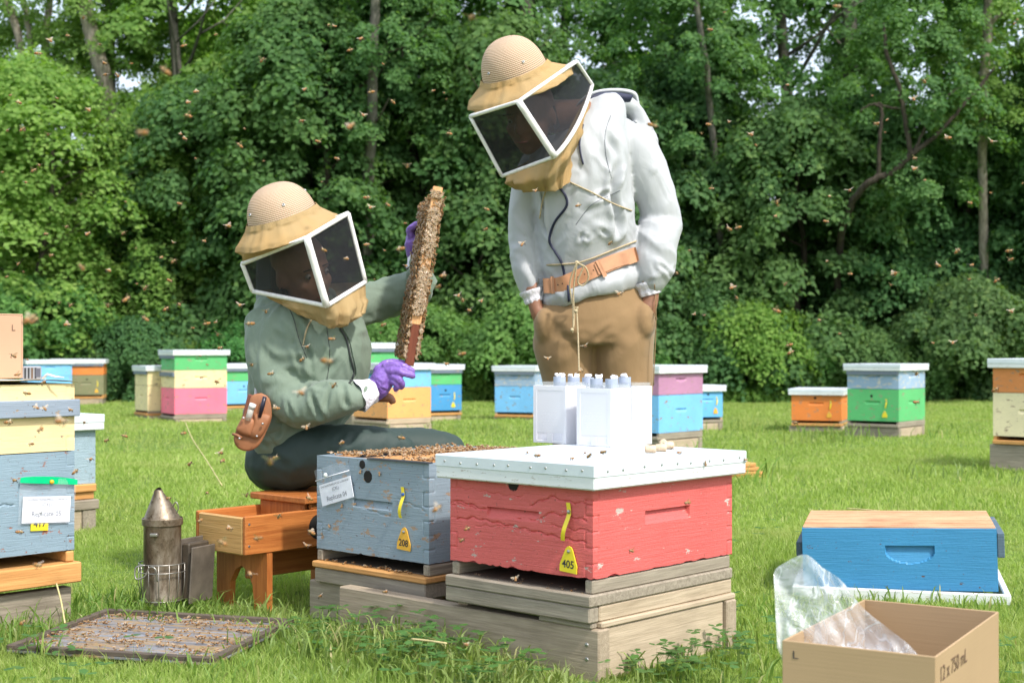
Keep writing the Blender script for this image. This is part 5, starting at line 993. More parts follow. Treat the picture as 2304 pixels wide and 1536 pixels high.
    pocket = lambda mb: ball(mb, man(1446, 722, -.045), px(36), (.8, 1.2, 1.3)); pocket2 = lambda mb: ball(mb, man(1227, 734, -.045), px(33), (.8, 1.2, 1.3))
    tm = fuse([lambda mb: loft(mb, hips), lambda mb: limb(mb, legL, 20), lambda mb: limb(mb, legR, 20), pocket, pocket2], .0075, 4)
    tc = [(m3(1338, 780, -.14), m3(1270, 735, -.14), .010, .007), (m3(1338, 780, -.14), m3(1400, 725, -.14), .010, .009), (m3(1338, 790, -.12), m3(1352, 860, -.12), .010, .010), (m3(1360, 770, -.14), m3(1440, 770, -.14), .012, .006), (m3(1238, 760, -.12), m3(1320, 745, -.14), .012, .006), (m3(1350, 845, -.13), m3(1390, 800, -.13), .009, .005), (m3(1336, 690, -.14), m3(1338, 775, -.14), .004, .004), (m3(1445, 640, -.13), m3(1462, 700, -.1), .005, .007), (m3(1440, 820, -.1), m3(1380, 850, -.12), .012, .005), (m3(1240, 820, -.1), m3(1300, 800, -.13), .012, .005)]
    folds(tm, tc, .009, 5, (1, 1, 1), 8.0); mk('trousers', tm, fabric('tan_cotton', (.265, .17, .085), 800, .85, .25, .2, .06, .15, 12))
    surf_line.bvh = bvh_of([me, tm])
    tmat = MATS['tan_cotton']; surf_line([man(1447, 632, -.13), man(1452, 670, -.13), man(1478, 718, -.1)], .0018, 'pocket_edge', tmat, .0); surf_line([man(1473, 640, -.08), man(1476, 720, -.08), man(1470, 868, -.08)], .0016, 'side_seam', tmat, .001)
    # shoes
    for x, d in ((1292, .0), (1416, .0)):
        c = man(x, 1245, d); mb = MB(); limb(mb, [(c.x, c.y + .06, .045, .040), (c.x, c.y - .02, .045, .043), (c.x - .01, c.y - .12, .035, .040), (c.x - .012, c.y - .17, .03, .028)], 12); b = mb.build('shoe', simple('dark_shoe', (.04, .035, .03), .6), None, True); att(b)
    # body under the clothes: head, neck, arms to the hands in the pockets, one skin
    hc = P(1192, 262, 4.40); hs, hq = head_shapes(hc, (-.42, -.80, -.42), (-.15, -.35, .9)); neckb = man(1335, 262, -.03)
    shrink = lambda rs, k: [(c, a * k, b * k) for c, a, b in rs]; sk = lambda pts, k: [(p[0], p[1], p[2], p[3] * k) for p in pts]
    handR = sl([(1465, 625, 22, -.04), (1463, 672, 19, -.045), (1455, 698, 21, -.045), (1444, 726, 22, -.03)]); handL = sl([(1198, 645, 18, -.03), (1206, 690, 17, -.04), (1216, 712, 19, -.04), (1230, 738, 20, -.03)])
    bm_ = fuse([hs, lambda mb: limb(mb, [(*(neckb), .058), (*(neckb.lerp(hc, .5)), .054), (*(neckb.lerp(hc, .85)), .05)], 14), lambda mb: loft(mb, shrink(torso, .8)), lambda mb: loft(mb, shrink(hips, .85)), lambda mb: limb(mb, sk(slR, .62)), lambda mb: limb(mb, sk(slL, .62)), lambda mb: limb(mb, handR), lambda mb: limb(mb, handL), lambda mb: limb(mb, sk(legL, .8)), lambda mb: limb(mb, sk(legR, .8))], .009, 1)
    body = mk('body', bm_, skin_d); face_bits(hq, body)
    # cuffs, hood, belt, cords, zip
    cuff = fabric('white_rib', (.70, .68, .74), 600, .7, .6, .1, .04, .2, 60)
    def cuff_ring(a, b, r0, r1, name='cuff', n=22):
        a, b = Vector(a), Vector(b); d = (b - a).normalized(); x = d.cross(Vector((0, 1, 0))).normalized(); y = d.cross(x); mb = MB()
        def fn(u, v):
            t = 2 * math.pi * u; w = 1 + .035 * math.sin(t * 11) * v; r = (r0 + (r1 - r0) * v) * w * (1 + .06 * math.sin(v * 9)); return a.lerp(b, v) + (x * math.cos(t) + y * math.sin(t)) * r
        mb.grid(fn, 66, 7, True); return att(mb.build(name, cuff, None, True))
    cuff_ring(man(1455, 634, -.04), man(1463, 664, -.04), px(31), px(24)); cuff_ring(man(1194, 652, -.03), man(1203, 680, -.03), px(27), px(20))
    hood = MB(); hp = [(1290, 246, 6, -.12), (1312, 222, 6, -.11), (1345, 208, 6, -.03), (1392, 205, 6, .04), (1426, 213, 6, .07), (1434, 236, 7, .07), (1437, 262, 7, .06)]
    loft(hood, [(man(x, y, d), Vector((px(r) * .6, -.005, px(r))), Vector((.0, .022, .004))) for x, y, r, d in hp], 16, 5)
    att(hood.build('hood', jac, None, True))
    hb = MB(); loft(hb, [(man(1330, 250, .10), Vector((px(70), 0, 0)), Vector((0, .05, 0))), (man(1360, 290, .14), Vector((px(92), 0, .03)), Vector((0, .07, 0))), (man(1380, 340, .15), Vector((px(80), 0, 0)), Vector((0, .06, 0))), (man(1385, 390, .13), Vector((px(40), 0, 0)), Vector((0, .03, 0)))], 20, 5); att(hb.build('hood_back', jac, None, True))
    hl = MB(); loft(hl, [(man(1296, 240, -.06), Vector((px(10), 0, px(14))), Vector((0, .05, 0))), (man(1350, 222, -.01), Vector((px(8), 0, px(15))), Vector((0, .05, 0))), (man(1420, 226, .04), Vector((px(6), 0, px(12))), Vector((0, .03, 0)))], 16, 4); att(hl.build('hood_lining', navy, None, True))
    surf_line([man(1252, 415, -.18), man(1272, 440, -.19), man(1274, 465, -.19), man(1248, 500, -.19), man(1236, 540, -.19), man(1248, 565, -.18), man(1263, 590, -.17), man(1270, 620, -.16)], .0042, 'zip', navy, .003)
    surf_line([man(1278, 640, -.15), man(1280, 678, -.15)], .0042, 'zip', navy, .003); surf_line([man(1312, 280, -.18), man(1304, 325, -.18), man(1312, 370, -.18)], .0028, 'hood_cord', navy, .004)
    surf_line([man(1396, 428, -.17), man(1368, 442, -.18), man(1330, 462, -.18), man(1296, 505, -.18)], .0011, 'pocket_seam', simple('grey_thread_and_shade', (.16, .17, .2), .6), .0005)  # pocket seam line in shadow grey: its crease shade is painted in
    surf_line([man(1283, 410, -.19), man(1330, 432, -.19), man(1380, 458, -.18), man(1422, 474, -.16)], .0024, 'tie_cord', simple('jute_cord', (.46, .37, .23), .9, .25, 220, .6), .004); cord = MATS['jute_cord']
    surf_line([man(1230, 425, -.18), man(1220, 455, -.18), man(1214, 492, -.16)], .0024, 'tie_cord', cord, .004); surf_line([man(1230, 596, -.18), man(1292, 592, -.18), man(1330, 582, -.18), man(1380, 562, -.17), man(1432, 542, -.13)], .0026, 'tie_cord', cord, .005)
    surf_line([man(1375, 258, -.15), man(1362, 300, -.17), man(1364, 350, -.17), man(1376, 400, -.16)], .0011, 'sleeve_seam', MATS['grey_thread_and_shade'], .0005); surf_line([man(1222, 372, -.15), man(1216, 420, -.16), man(1222, 470, -.16)], .0011, 'sleeve_seam', MATS['grey_thread_and_shade'], .0005)
    # leather belt
    lea = simple('tan_leather', (.52, .25, .13), .48, .15, 24, .15)
    def belt(pts, h, name, t=.004, mat=lea, off=.006, dy=.0):
        c = cr([man(x, y, d) for x, y, d in pts], 8); out = []
        for p in c:
            d = Vector((p.x, p.y, p.z - H)).normalized(); hit = surf_line.bvh.ray_cast(Vector((0, 0, H)), d)[0]; out.append((hit - d * off) if hit is not None and abs(hit.y - p.y) < .3 else p)
        ys = [p.y for p in out]; ys = [sum(ys[max(0, i - 6):i + 7]) / len(ys[max(0, i - 6):i + 7]) for i in range(len(ys))]; mb = MB(); m = len(out) - 1; vs = []
        for i, p in enumerate(out):
            dirv = (out[min(i + 1, m)] - out[max(0, i - 1)]); up = Vector((-dirv.z, 0, dirv.x)).normalized() * (-1 if dirv.x < 0 else 1); q = Vector((p.x, min(ys[i], p.y) - .006, p.z)); vs += [q + up * h / 2, q - up * h / 2, q + up * h / 2 + Vector((0, t, 0)), q - up * h / 2 + Vector((0, t, 0))]
        fs = []
        for i in range(m): b = i * 4; fs += [(b, b + 1, b + 5, b + 4), (b + 2, b + 6, b + 7, b + 3), (b, b + 4, b + 6, b + 2), (b + 1, b + 3, b + 7, b + 5)]
        fs += [(0, 2, 3, 1), (m * 4, m * 4 + 1, m * 4 + 3, m * 4 + 2)]; mb.add(vs, fs); o = att(mb.build(name, mat, None, True, 40)); return o, out
    bo, bl = belt([(1222, 644, -.15), (1260, 640, -.17), (1300, 624, -.17), (1340, 606, -.17), (1385, 588, -.15), (1418, 577, -.135), (1434, 572, -.11)], px(33), 'belt')
    belt([(1342, 606, -.17), (1380, 590, -.16), (1416, 580, -.14)], px(26), 'belt_tip', .003, lea, .010); belt([(1349, 606, -.18), (1357, 602, -.18)], px(40), 'belt_loop', .004, lea, .014); belt([(1239, 642, -.17), (1247, 641, -.17)], px(38), 'belt_loop', .004, lea, .012)
    def bpt(x):
        return min(bl, key=lambda p: abs((p.x / p.y * FPX + 1152) - x))
    for x in (1229, 1253, 1267, 1298, 1316, 1334): p = bpt(x); mb = MB(); mb.lathe([(.0024, .0003), (.0001, .0003)], 8, c=(p.x, p.y - .0125, p.z), M=Matrix.Rotation(math.pi / 2, 3, 'X')); q = mb.build('belt_hole_shade', BLACK, None); q.parent = bo
    p = bpt(1224); mb = MB(); mb.tube([(p.x - .006, p.y - .014, p.z + .026), (p.x - .020, p.y - .012, p.z + .026), (p.x - .020, p.y - .012, p.z - .026), (p.x - .006, p.y - .014, p.z - .028), (p.x - .006, p.y - .014, p.z + .026)], .0022, 6); mb.tube([(p.x - .024, p.y - .014, p.z), (p.x + .006, p.y - .016, p.z + .002)], .0018, 6); q = mb.build('buckle', STEEL, None, True); q.parent = bo
    k = man(1296, 592, -.22)
    for pts in ([(1298, 592), (1288, 615), (1282, 645), (1289, 690), (1290, 740)], [(1298, 592), (1294, 620), (1290, 660), (1292, 720), (1288, 748)], [(1300, 592), (1318, 602), (1324, 625), (1312, 642), (1300, 634), (1308, 612), (1312, 600), (1298, 590)], [(1295, 690), (1298, 708), (1301, 770), (1303, 850), (1303, 880)], [(1300, 690), (1296, 706)]):
        mb = MB(); mb.tube(cr([man(x, y, -.185 + .02 * math.sin(y * .02)) for x, y in pts], 6), .0026, 7); att(mb.build('cord_end', cord, None, True))
    mb = MB(); ball(mb, man(1298, 592, -.19), .008); ball(mb, man(1296, 700, -.185), .006); ball(mb, man(1287, 742, -.185), .006); att(mb.build('cord_knot', cord, None, True))
    # helmet and veil (the frame corners: left, front, right, back)
    hp_ = lambda x, y, Y: P(x, y, Y); TL, TM, TR, TB = hp_(1058, 262, 4.36), hp_(1167, 228, 4.20), hp_(1297, 138, 4.36), hp_(1200, 190, 4.60); BL, BM, BR, BB = hp_(1130, 396, 4.40), hp_(1248, 352, 4.26), hp_(1332, 190, 4.52), hp_(1240, 330, 4.62)
    mid = hp_(1296, 322, 4.36); hel = lambda o: o
    hroot = root; c0 = hp_(1161, 172, 4.40)
    n0 = len(COL.objects); before = set(o.name for o in COL.objects)
    bm2 = BM.lerp(BR, .5) + Vector((.012, -.01, -.02))
    neck = man(1292, 420, -.13)
    nk = lambda x, y, Y: hp_(x, y, Y)
    helmet(None, c0, (-.33, -.36, .88), (1, .05, .44), .111, .125, straw, 'm', clothA, [TL, TM, TR, TB], [BL, BM, BR, BB],
        [[nk(1140, 408, 4.40), nk(1236, 398, 4.30), nk(1318, 290, 4.46), nk(1250, 380, 4.60)], [nk(1172, 424, 4.43), nk(1236, 424, 4.36), nk(1302, 335, 4.46), nk(1270, 400, 4.54)], [nk(1228, 424, 4.42), nk(1250, 430, 4.39), nk(1282, 408, 4.42), nk(1262, 410, 4.47)]], brim=(.168, .172))
    pane('veil_screen', [TL, TM, BM, BL], screen, None); pane('veil_screen', [TM, TR, BR, BM], screen, None, .004, BM.lerp(BR, .42) + Vector((.028, -.01, -.018))); pane('veil_screen', [TR, TB, BB, BR], screen, None); pane('veil_screen', [TB, TL, BL, BB], screen, None)
    def strips(segs, r=.0082):
        for pts in segs:
            mb = MB(); q = cr([Vector(p) for p in pts], 5) if len(pts) > 2 else [Vector(pts[0]).lerp(Vector(pts[1]), t / 8) for t in range(9)]
            mb.tube(q, r, 8); mb.build('veil_edge', white, None, True)
    bez = lambda a, m_, b, n=8: [a * (1 - t / n) ** 2 + m_ * 2 * (t / n) * (1 - t / n) + b * (t / n) ** 2 for t in range(n + 1)]
    strips([(TL, TM), (TM, TR), (TL, BL), (BL, BM), (TR, BR), (TR, TB), (TB, TL)], .0062); strips([(TM, BM)], .0105); mb = MB(); mb.tube(bez(BM, BM.lerp(BR, .42) + Vector((.028, -.01, -.018)), BR), .0072, 8); mb.build('veil_edge', white, None, True)
    for o in list(COL.objects):
        if o.name not in before and o.parent is None: att(o)
    # =============================================================== seated beekeeper
    S2 = 4.1; wo_ = lambda x, y, d=0.0: P(x, y, S2 + d); pw = lambda v: v * S2 / FPX; S = S2
    root = empty('person', (wo_(640, 784).x, S2, 0), 0, 'seated beekeeper in a sage green jacket lifting a comb frame with purple gloves', 'person', 'beekeepers')
    before = set(o.name for o in COL.objects)
    def ring2(x, y, d, hw, dep, tilt=0.0, yr=0.0):
        a = Vector((math.cos(tilt) * pw(hw), 0, math.sin(tilt) * pw(hw))); b = Vector((0, dep, 0)); a.rotate(Matrix.Rotation(yr, 3, 'Z')); b.rotate(Matrix.Rotation(yr, 3, 'Z')); return (wo_(x, y, d), a, b)
    tor = [ring2(622, 1018, .0, 70, .10, T(-28)), ring2(640, 990, .0, 88, .125, T(-22)), ring2(662, 950, -.0, 98, .13, T(-12)), ring2(682, 905, -.01, 122, .145, T(-4)), ring2(695, 850, -.02, 134, .16, T(0)), ring2(697, 790, -.03, 136, .16, T(2)), ring2(690, 735, -.03, 128, .145, T(3)), ring2(684, 690, -.02, 104, .12, T(5)), ring2(688, 660, -.02, 66, .085, T(5)), ring2(692, 640, -.02, 42, .06, T(5))]
    sw = lambda pts: [(*wo_(x, y, d), pw(r)) for x, y, r, d in pts]
    a1 = sw([(618, 715, 56, -.03), (606, 750, 60, -.05), (614, 800, 58, -.08), (636, 860, 56, -.12), (664, 905, 50, -.16), (700, 912, 47, -.19), (745, 902, 46, -.21), (785, 893, 40, -.22), (806, 890, 30, -.22), (814, 888, 22, -.22)])
    a2 = sw([(770, 700, 50, .03), (812, 690, 48, .06), (862, 672, 46, .09), (905, 662, 48, .10), (938, 648, 44, .09), (944, 618, 36, .06), (938, 600, 27, .04), (934, 590, 20, .03)])
    jm = fuse([lambda mb: loft(mb, tor), lambda mb: limb(mb, a1, 18), lambda mb: limb(mb, a2, 18)], .006, 4)
    w3 = lambda x, y, d: tuple(wo_(x, y, d)); F = -.18
    cw = [(w3(655, 690, F), w3(705, 800, F), .012, .014), (w3(700, 790, F), w3(715, 870, F), .010, .013), (w3(720, 745, F), w3(748, 790, F), .009, .007), (w3(575, 770, -.2), w3(690, 850, -.24), .009, .008), (w3(590, 850, -.2), w3(700, 875, -.27), .009, .011), (w3(620, 880, -.24), w3(660, 960, -.22), .009, .010), (w3(640, 860, -.25), w3(720, 860, -.26), .008, .008),
        (w3(690, 880, -.26), w3(720, 940, -.24), .009, .011), (w3(730, 870, -.27), w3(720, 930, -.26), .008, .008), (w3(760, 870, -.27), w3(775, 935, -.26), .008, .009), (w3(600, 700, -.16), w3(660, 760, -.18), .010, .008), (w3(570, 720, -.12), w3(600, 820, -.2), .012, .006), (w3(820, 720, F), w3(870, 640, -.03), .009, .010), (w3(860, 720, -.03), w3(880, 650, -.03), .009, .011), (w3(900, 700, -.02), w3(915, 630, -.04), .008, .010), (w3(845, 650, -.02), w3(900, 640, -.04), .008, .006),
        (w3(740, 830, F), w3(800, 780, F), .012, .006), (w3(750, 880, F), w3(815, 850, F), .010, .008), (w3(570, 900, -.1), w3(600, 990, -.1), .009, .009), (w3(590, 960, -.12), w3(650, 945, -.14), .008, .009), (w3(620, 1000, -.12), w3(650, 960, -.14), .008, .007), (w3(690, 950, -.15), w3(760, 945, -.15), .009, .008)]
    folds(jm, [(a, b, w * .85, d * 1.15) for a, b, w, d in cw] + [(w3(668, 780, -.19), w3(690, 870, -.22), .010, .018), (w3(655, 700, -.17), w3(668, 790, -.19), .009, .012)], .011, 12, (1.0, .8, .8), 5.0); sage = fabric('sage_green_cotton', (.165, .215, .165), 800, .72, .4, .15, .05, .25, 16); jk = link('jacket', jm, sage)
    # tail of the jacket over the hips
    tl = fuse([lambda mb: loft(mb, [ring2(650, 945, 0, 98, .13, T(-20)), ring2(622, 985, .01, 96, .135, T(-40)), ring2(598, 1020, .02, 62, .12, T(-50))])], .008, 3); folds(tl, [(w3(560, 1000, -.1), w3(640, 960, -.13), .008, .008), (w3(560, 960, -.08), w3(600, 1020, -.12), .008, .007)], .004, 9, (1, 1, 1), 2); link('jacket_tail', tl, sage)
    # trousers
    th1 = sw([(628, 1032, 76, -.02), (690, 1024, 70, -.06), (770, 1014, 60, -.09), (850, 1010, 54, -.08), (893, 1014, 42, -.07)]); th2 = sw([(650, 1030, 74, .12), (740, 1024, 66, .2), (860, 1020, 62, .28), (960, 1010, 52, .32), (1012, 1016, 42, .33)])
    sh1 = sw([(893, 1016, 41, -.07), (900, 1070, 40, -.05), (905, 1150, 34, -.02), (908, 1240, 26, .02), (908, 1285, 24, .02)]); sh2 = sw([(1010, 1018, 40, .33), (1016, 1080, 40, .34), (1018, 1150, 33, .35), (1018, 1215, 26, .37), (1018, 1250, 24, .37)])
    pel = lambda mb: (ball(mb, wo_(632, 1035, .03), pw(80), (1.0, 1.5, .96)), ball(mb, wo_(652, 1052, .0), pw(62), (1.2, 1.6, .92)))
    lm_ = fuse([pel, lambda mb: limb(mb, th1, 20), lambda mb: limb(mb, th2, 20), lambda mb: limb(mb, sh1, 16), lambda mb: limb(mb, sh2, 16)], .0075, 4)
    cl = [(w3(690 + i * 26, 965, -.16), w3(625 + i * 22, 1080, -.20), .007, .009) for i in range(6)] + [(w3(600, 1000, -.1), w3(680, 1080, -.18), .012, .006), (w3(640, 1010, -.16), w3(860, 1022, -.18), .003, .0025)]
    folds(lm_, cl, .008, 7, (1, 1, 1), 9); link('trousers', lm_, fabric('dark_green_stretch', (.034, .055, .050), 900, .62, .25, .0, .08, .3, 9))
    for q, d in ((908, .02), (1018, .37)):
        c = wo_(q, 1300, d); mb = MB(); limb(mb, [(c.x, c.y + .05, .045, .036), (c.x + .02, c.y - .02, .045, .038), (c.x + .05, c.y - .09, .035, .035), (c.x + .065, c.y - .13, .03, .025)], 12); mb.build('shoe', MATS['dark_shoe'], None, True)
    hc = P(680, 612, 4.0); hs, hq = head_shapes(hc, (.72, -.66, -.22), (-.22, -.20, .95), .98); nb = wo_(684, 668, -.01)
    bd_ = fuse([hs, lambda mb: limb(mb, [(*nb, .05), (*(nb.lerp(hc, .6)), .046), (*(nb.lerp(hc, .85)), .045)], 14), lambda mb: loft(mb, shrink(tor, .78)), lambda mb: limb(mb, sk(a1, .6)), lambda mb: limb(mb, sk(a2, .6)), lambda mb: limb(mb, sk(th1, .8)), lambda mb: limb(mb, sk(th2, .8)), lambda mb: limb(mb, sk(sh1, .8)), lambda mb: limb(mb, sk(sh2, .8)), lambda mb: ball(mb, wo_(636, 1040, .03), pw(62), (1.0, 1.4, .94))], .009, 1)
    body = link('body', bd_, skin); face_bits(hq, body, .98)
    # grey hood edge seen through the veil
    mb = MB(); mb.grid(lambda u, v: wo_(640 + 22 * math.sin(u * 5), 560, -.1) + Vector((-.02 + .05 * math.cos(u * 3.1), .02 + .07 * u, -.02 - v * .13 + .01 * math.sin(u * 9))), 12, 8); mb.build('head_scarf', simple('grey_scarf', (.22, .25, .25), .9, .1), None, True)
    # gloves: palm and five separate fingers
    G = 3.93
    def hand(name, palm, fingers, Y0, wristr, mat):
        g = lambda x, y, d: P(x, y, Y0 + d); sc = Y0 / FPX
        def pf(mb): loft(mb, [(g(x, y, d), Vector((-math.sin(a) * sc * w, 0, math.cos(a) * sc * w)), Vector((0, th, 0))) for x, y, d, w, th, a in palm], 18, 5)
        parts = [pf]
        for f in fingers: parts.append(lambda mb, f=f: limb(mb, [(*g(x, y, d), r * sc) for x, y, r, d in f], 12, 5))
        m_ = fuse(parts, .0021, 2); folds(m_, [], .0022, 45, (1, 1, 1), 4); return link(name, m_, mat)
    a = T(18)
    hand('glove', [(822, 890, .0, 24, .026, a), (842, 876, -.005, 27, .028, a + .1), (860, 858, -.01, 31, .030, a + .15), (874, 842, -.01, 27, .024, a + .1)],
        [[(868, 824, 9.5, -.020), (892, 821, 8.8, -.03), (912, 826, 8.2, -.036), (927, 834, 7.2, -.038)], [(874, 833, 9.6, -.026), (896, 835, 9, -.042), (914, 841, 8.2, -.046), (928, 845, 7.2, -.044)],
         [(880, 846, 9, -.026), (896, 852, 8.6, -.044), (904, 862, 8, -.040), (903, 870, 7.2, -.030)], [(876, 856, 8.4, -.022), (890, 860, 8, -.038), (894, 868, 7.6, -.038), (891, 874, 7, -.03)],
         [(850, 832, 10.5, .0), (870, 818, 10, .018), (895, 816, 8.8, .022), (914, 820, 7.6, .016)]], G, 0, purple)
    G2 = 4.16
    hand('glove', [(936, 590, .02, 17, .024, T(95)), (932, 568, .01, 19, .024, T(93)), (930, 548, .0, 20, .022, T(92)), (932, 530, .0, 18, .018, T(90))],
        [[(926, 535, 8.6, -.01), (922, 518, 8.6, -.02), (932, 508, 8.2, -.03), (950, 502, 7.4, -.03)], [(930, 530, 8.6, .01), (928, 512, 8.4, .0), (940, 506, 8, -.01), (954, 508, 7.4, -.02)], [(934, 532, 8.4, .03), (936, 516, 8.2, .03), (946, 510, 7.8, .02), (956, 514, 7.2, .01)], [(938, 538, 8, .045), (942, 524, 7.6, .05), (950, 518, 7.2, .05), (958, 520, 6.8, .04)], [(940, 560, 9.6, -.01), (948, 545, 9, -.02), (956, 532, 8.4, -.02), (960, 522, 7.4, -.02)]], G2, 0, purple)
    root2 = root
    def cuff2(a, b, r0, r1, jag=0.0):
        a, b = Vector(a), Vector(b); d = (b - a).normalized(); x = d.cross(Vector((0, 1, 0))).normalized(); y = d.cross(x); mb = MB()
        mb.grid(lambda u, v: a.lerp(b, v + jag * math.sin(u * 40) * (v < .2) * (1 - v * 5)) + (x * math.cos(2 * math.pi * u) + y * math.sin(2 * math.pi * u)) * (r0 + (r1 - r0) * v) * (1 + .05 * math.sin(u * 44 + v * 6) + .06 * math.sin(u * 17 + v * 4)), 60, 8, True); mb.build('cuff', cuff, None, True)
    cuff2(wo_(804, 892, -.215), wo_(838, 878, -.19), pw(34), pw(27), .02); cuff2(wo_(938, 604, .045), wo_(935, 580, .06), pw(23), pw(19), .05)
    # zip down the front
    surf_line.bvh = bvh_of([jm]); 
    def line2(pts, r, name, mat, off=.003):
        out = []
        for p in cr(pts, 6):
            d = Vector((p.x, p.y, p.z - H)).normalized(); hit = surf_line.bvh.ray_cast(Vector((0, 0, H)), d)[0]; out.append(hit - d * off if hit is not None and abs(hit.y - p.y) < .35 else p)
        mb = MB(); mb.tube(out, r, 6); return mb.build(name, mat, None, True)
    zp = simple('dark_zip', (.03, .035, .035), .5, .1, bump=0); line2([wo_(765, 738, -.19), wo_(780, 765, -.19), wo_(788, 800, -.19), wo_(796, 840, -.19), wo_(786, 862, -.19)], .0030, 'zip', zp); line2([wo_(771, 736, -.19), wo_(787, 765, -.19), wo_(795, 800, -.19), wo_(802, 840, -.19), wo_(790, 864, -.19)], .0022, 'zip_flap', sage, .004)
    line2([wo_(642, 676, -.15), wo_(660, 715, -.17), wo_(672, 760, -.19), wo_(690, 805, -.19)], .0011, 'sleeve_seam', zp, .0005); line2([wo_(735, 735, -.18), wo_(742, 800, -.19), wo_(735, 860, -.19)], .0009, 'front_seam', zp, .0003)
    line2([wo_(705, 712, -.19), wo_(690, 740, -.19), wo_(682, 775, -.18)], .0025, 'veil_string', cord)
    # belt pouch with pen and tube
    pl = simple('pouch_leather', (.31, .125, .055), .6, .2, 22, .15); stitch = simple('pale_thread', (.65, .5, .35), .8, 0, bump=0); Yp = 3.90
    g = lambda x, y, d=0: P(x, y, Yp + d)
    def plate(name, outline, d0, d1, mat, bulge=0.0):
        mb = MB(); n = len(outline); c = cr([Vector((x, y, 0)) for x, y in outline + [outline[0]]], 3)[:-1]; cx = sum(p.x for p in c) / len(c); cy = sum(p.y for p in c) / len(c); vs = []; m = len(c)
        for k, (s, d) in enumerate(((1, d1), (1, d0), (.93, d0 - .002 - bulge * .3), (.6, d0 - .002 - bulge), (.01, d0 - .002 - bulge))): vs += [g(cx + (p.x - cx) * s, cy + (p.y - cy) * s, d) for p in c]
        fs = [(j * m + i, j * m + (i + 1) % m, (j + 1) * m + (i + 1) % m, (j + 1) * m + i) for j in range(4) for i in range(m)] + [tuple(range(m))]; mb.add(vs, fs); return mb.build(name, mat, None, True)
    po = plate('pouch', [(588, 884), (606, 896), (612, 935), (602, 965), (584, 1000), (560, 1014), (536, 1008), (526, 985), (540, 950), (556, 920), (566, 890)], .0, .012, pl, .002)
    a_ = plate('pouch_pocket', [(546, 936), (572, 944), (568, 970), (560, 982), (532, 970), (536, 955)], -.010, .0, pl, .005); b_ = plate('pouch_pocket', [(572, 930), (608, 934), (600, 962), (582, 986), (562, 980), (570, 955)], -.010, .0, pl, .005)
    for q in (a_, b_): q.parent = po
    for x, y in ((548, 940), (591, 953), (578, 981), (539, 986)): mb = MB(); ball(mb, g(x, y, -.026), .0035); q = mb.build('rivet', STEEL, None, True); q.parent = po
    mb = MB(); mb.tube([g(596, 892, -.018), g(591, 912, -.020), g(584, 938, -.016)], [.0055, .0060, .0050], 10); q = mb.build('marker_pen', simple('black_pen', (.015, .015, .03), .3), None, True); q.parent = po
    mb = MB(); mb.tube([g(566, 917, -.018), g(558, 945, -.016)], .0085, 12); q = mb.build('sample_tube', film('tube_plastic', (.7, .68, .62), .6, .2, .1, .1), None, True); q.parent = po
    mb = MB(); mb.tube([g(566, 918, -.019), g(570, 908, -.020)], .0095, 12); q = mb.build('tube_cap', white, None, True); q.parent = po
    mb = MB(); mb.tube([g(524, 976, -.01), g(534, 979, -.018), g(544, 985, -.018)], .004, 8); q = mb.build('pouch_strap', pl, None, True); q.parent = po
    mb = MB(); mb.box((-.008, -.008, -.035), (.008, .008, .035), .003, Matrix.Translation(g(558, 915, .01)) @ Matrix.Rotation(.25, 4, 'Y')); q = mb.build('tool_handle', simple('dark_red_tool', (.16, .05, .03), .4), None); q.parent = po
    vs = []; mb = MB(); bp = cr([wo_(588, 900, -.155), wo_(612, 908, -.165), wo_(640, 918, -.18), wo_(660, 925, -.19)], 5)
    for p in bp: vs += [p + Vector((0, 0, .022)), p - Vector((0, 0, .022)), p + Vector((0, .005, .022)), p + Vector((0, .005, -.022))]
    fs = []
    for i in range(len(bp) - 1): b = i * 4; fs += [(b, b + 1, b + 5, b + 4), (b, b + 4, b + 6, b + 2), (b + 1, b + 3, b + 7, b + 5)]
    mb.add(vs, fs); mb.build('belt', pl, None, True, 40)
    mb = MB(); mb.grid(lambda u, v: wo_(572 + 16 * u, 862 + 30 * v, -.10) + Vector((0, -.03 * math.sin(u * 3.1), .0)), 6, 6); mb.build('white_tie', cuff, None, True)
    # veil
    TL, TM, TR, TB = P(545, 593, 3.92), P(690, 535, 3.78), P(783, 480, 3.92), P(660, 530, 4.12); BL, BM, BR, BB = P(569, 655, 3.95), P(735, 688, 3.82), P(822, 634, 3.96), P(690, 640, 4.15)
    helmet(None, P(638, 497, 3.96), (-.28, -.26, .92), (1, .05, .42), .106, .108, straw, 'w', clothB, [TL, TM, TR, TB], [BL, BM, BR, BB],
        [[P(610, 668, 3.96), P(738, 716, 3.85), P(820, 676, 3.95), P(700, 655, 4.1)], [P(655, 690, 3.93), P(742, 735, 3.87), P(812, 704, 3.92), P(720, 690, 4.02)], [P(690, 705, 3.95), P(744, 738, 3.89), P(788, 722, 3.92), P(740, 710, 3.97)]], brim=(.145, .165))
    for c in ([TL, TM, BM, BL], [TM, TR, BR, BM], [TR, TB, BB, BR], [TB, TL, BL, BB]): pane('veil_screen', c, screen, None)
    strips([(TL, TM), (TM, TR), (TL, BL), (BL, BM), (BM, BR), (TR, BR), (TR, TB), (TB, TL)], .0066); strips([(TM, BM)], .0100)
    for o in list(COL.objects):
        if o.name not in before and o.parent is None and o is not root2: o.parent = root2; o.location = (-root2.location.x, -root2.location.y, 0)
    # tool held under the glove
    tm_ = MB(); tm_.tube(cr([P(822, 893, 3.97), P(845, 893, 3.965), P(868, 893, 3.96), (P(880, 898, 3.96)), (P(885, 908, 3.96))], 4), [.012, .013, .014, .014, .0145, .0145, .015, .015, .0145, .014, .0135, .013, .012, .011, .010, .009, .006][:17], 10)
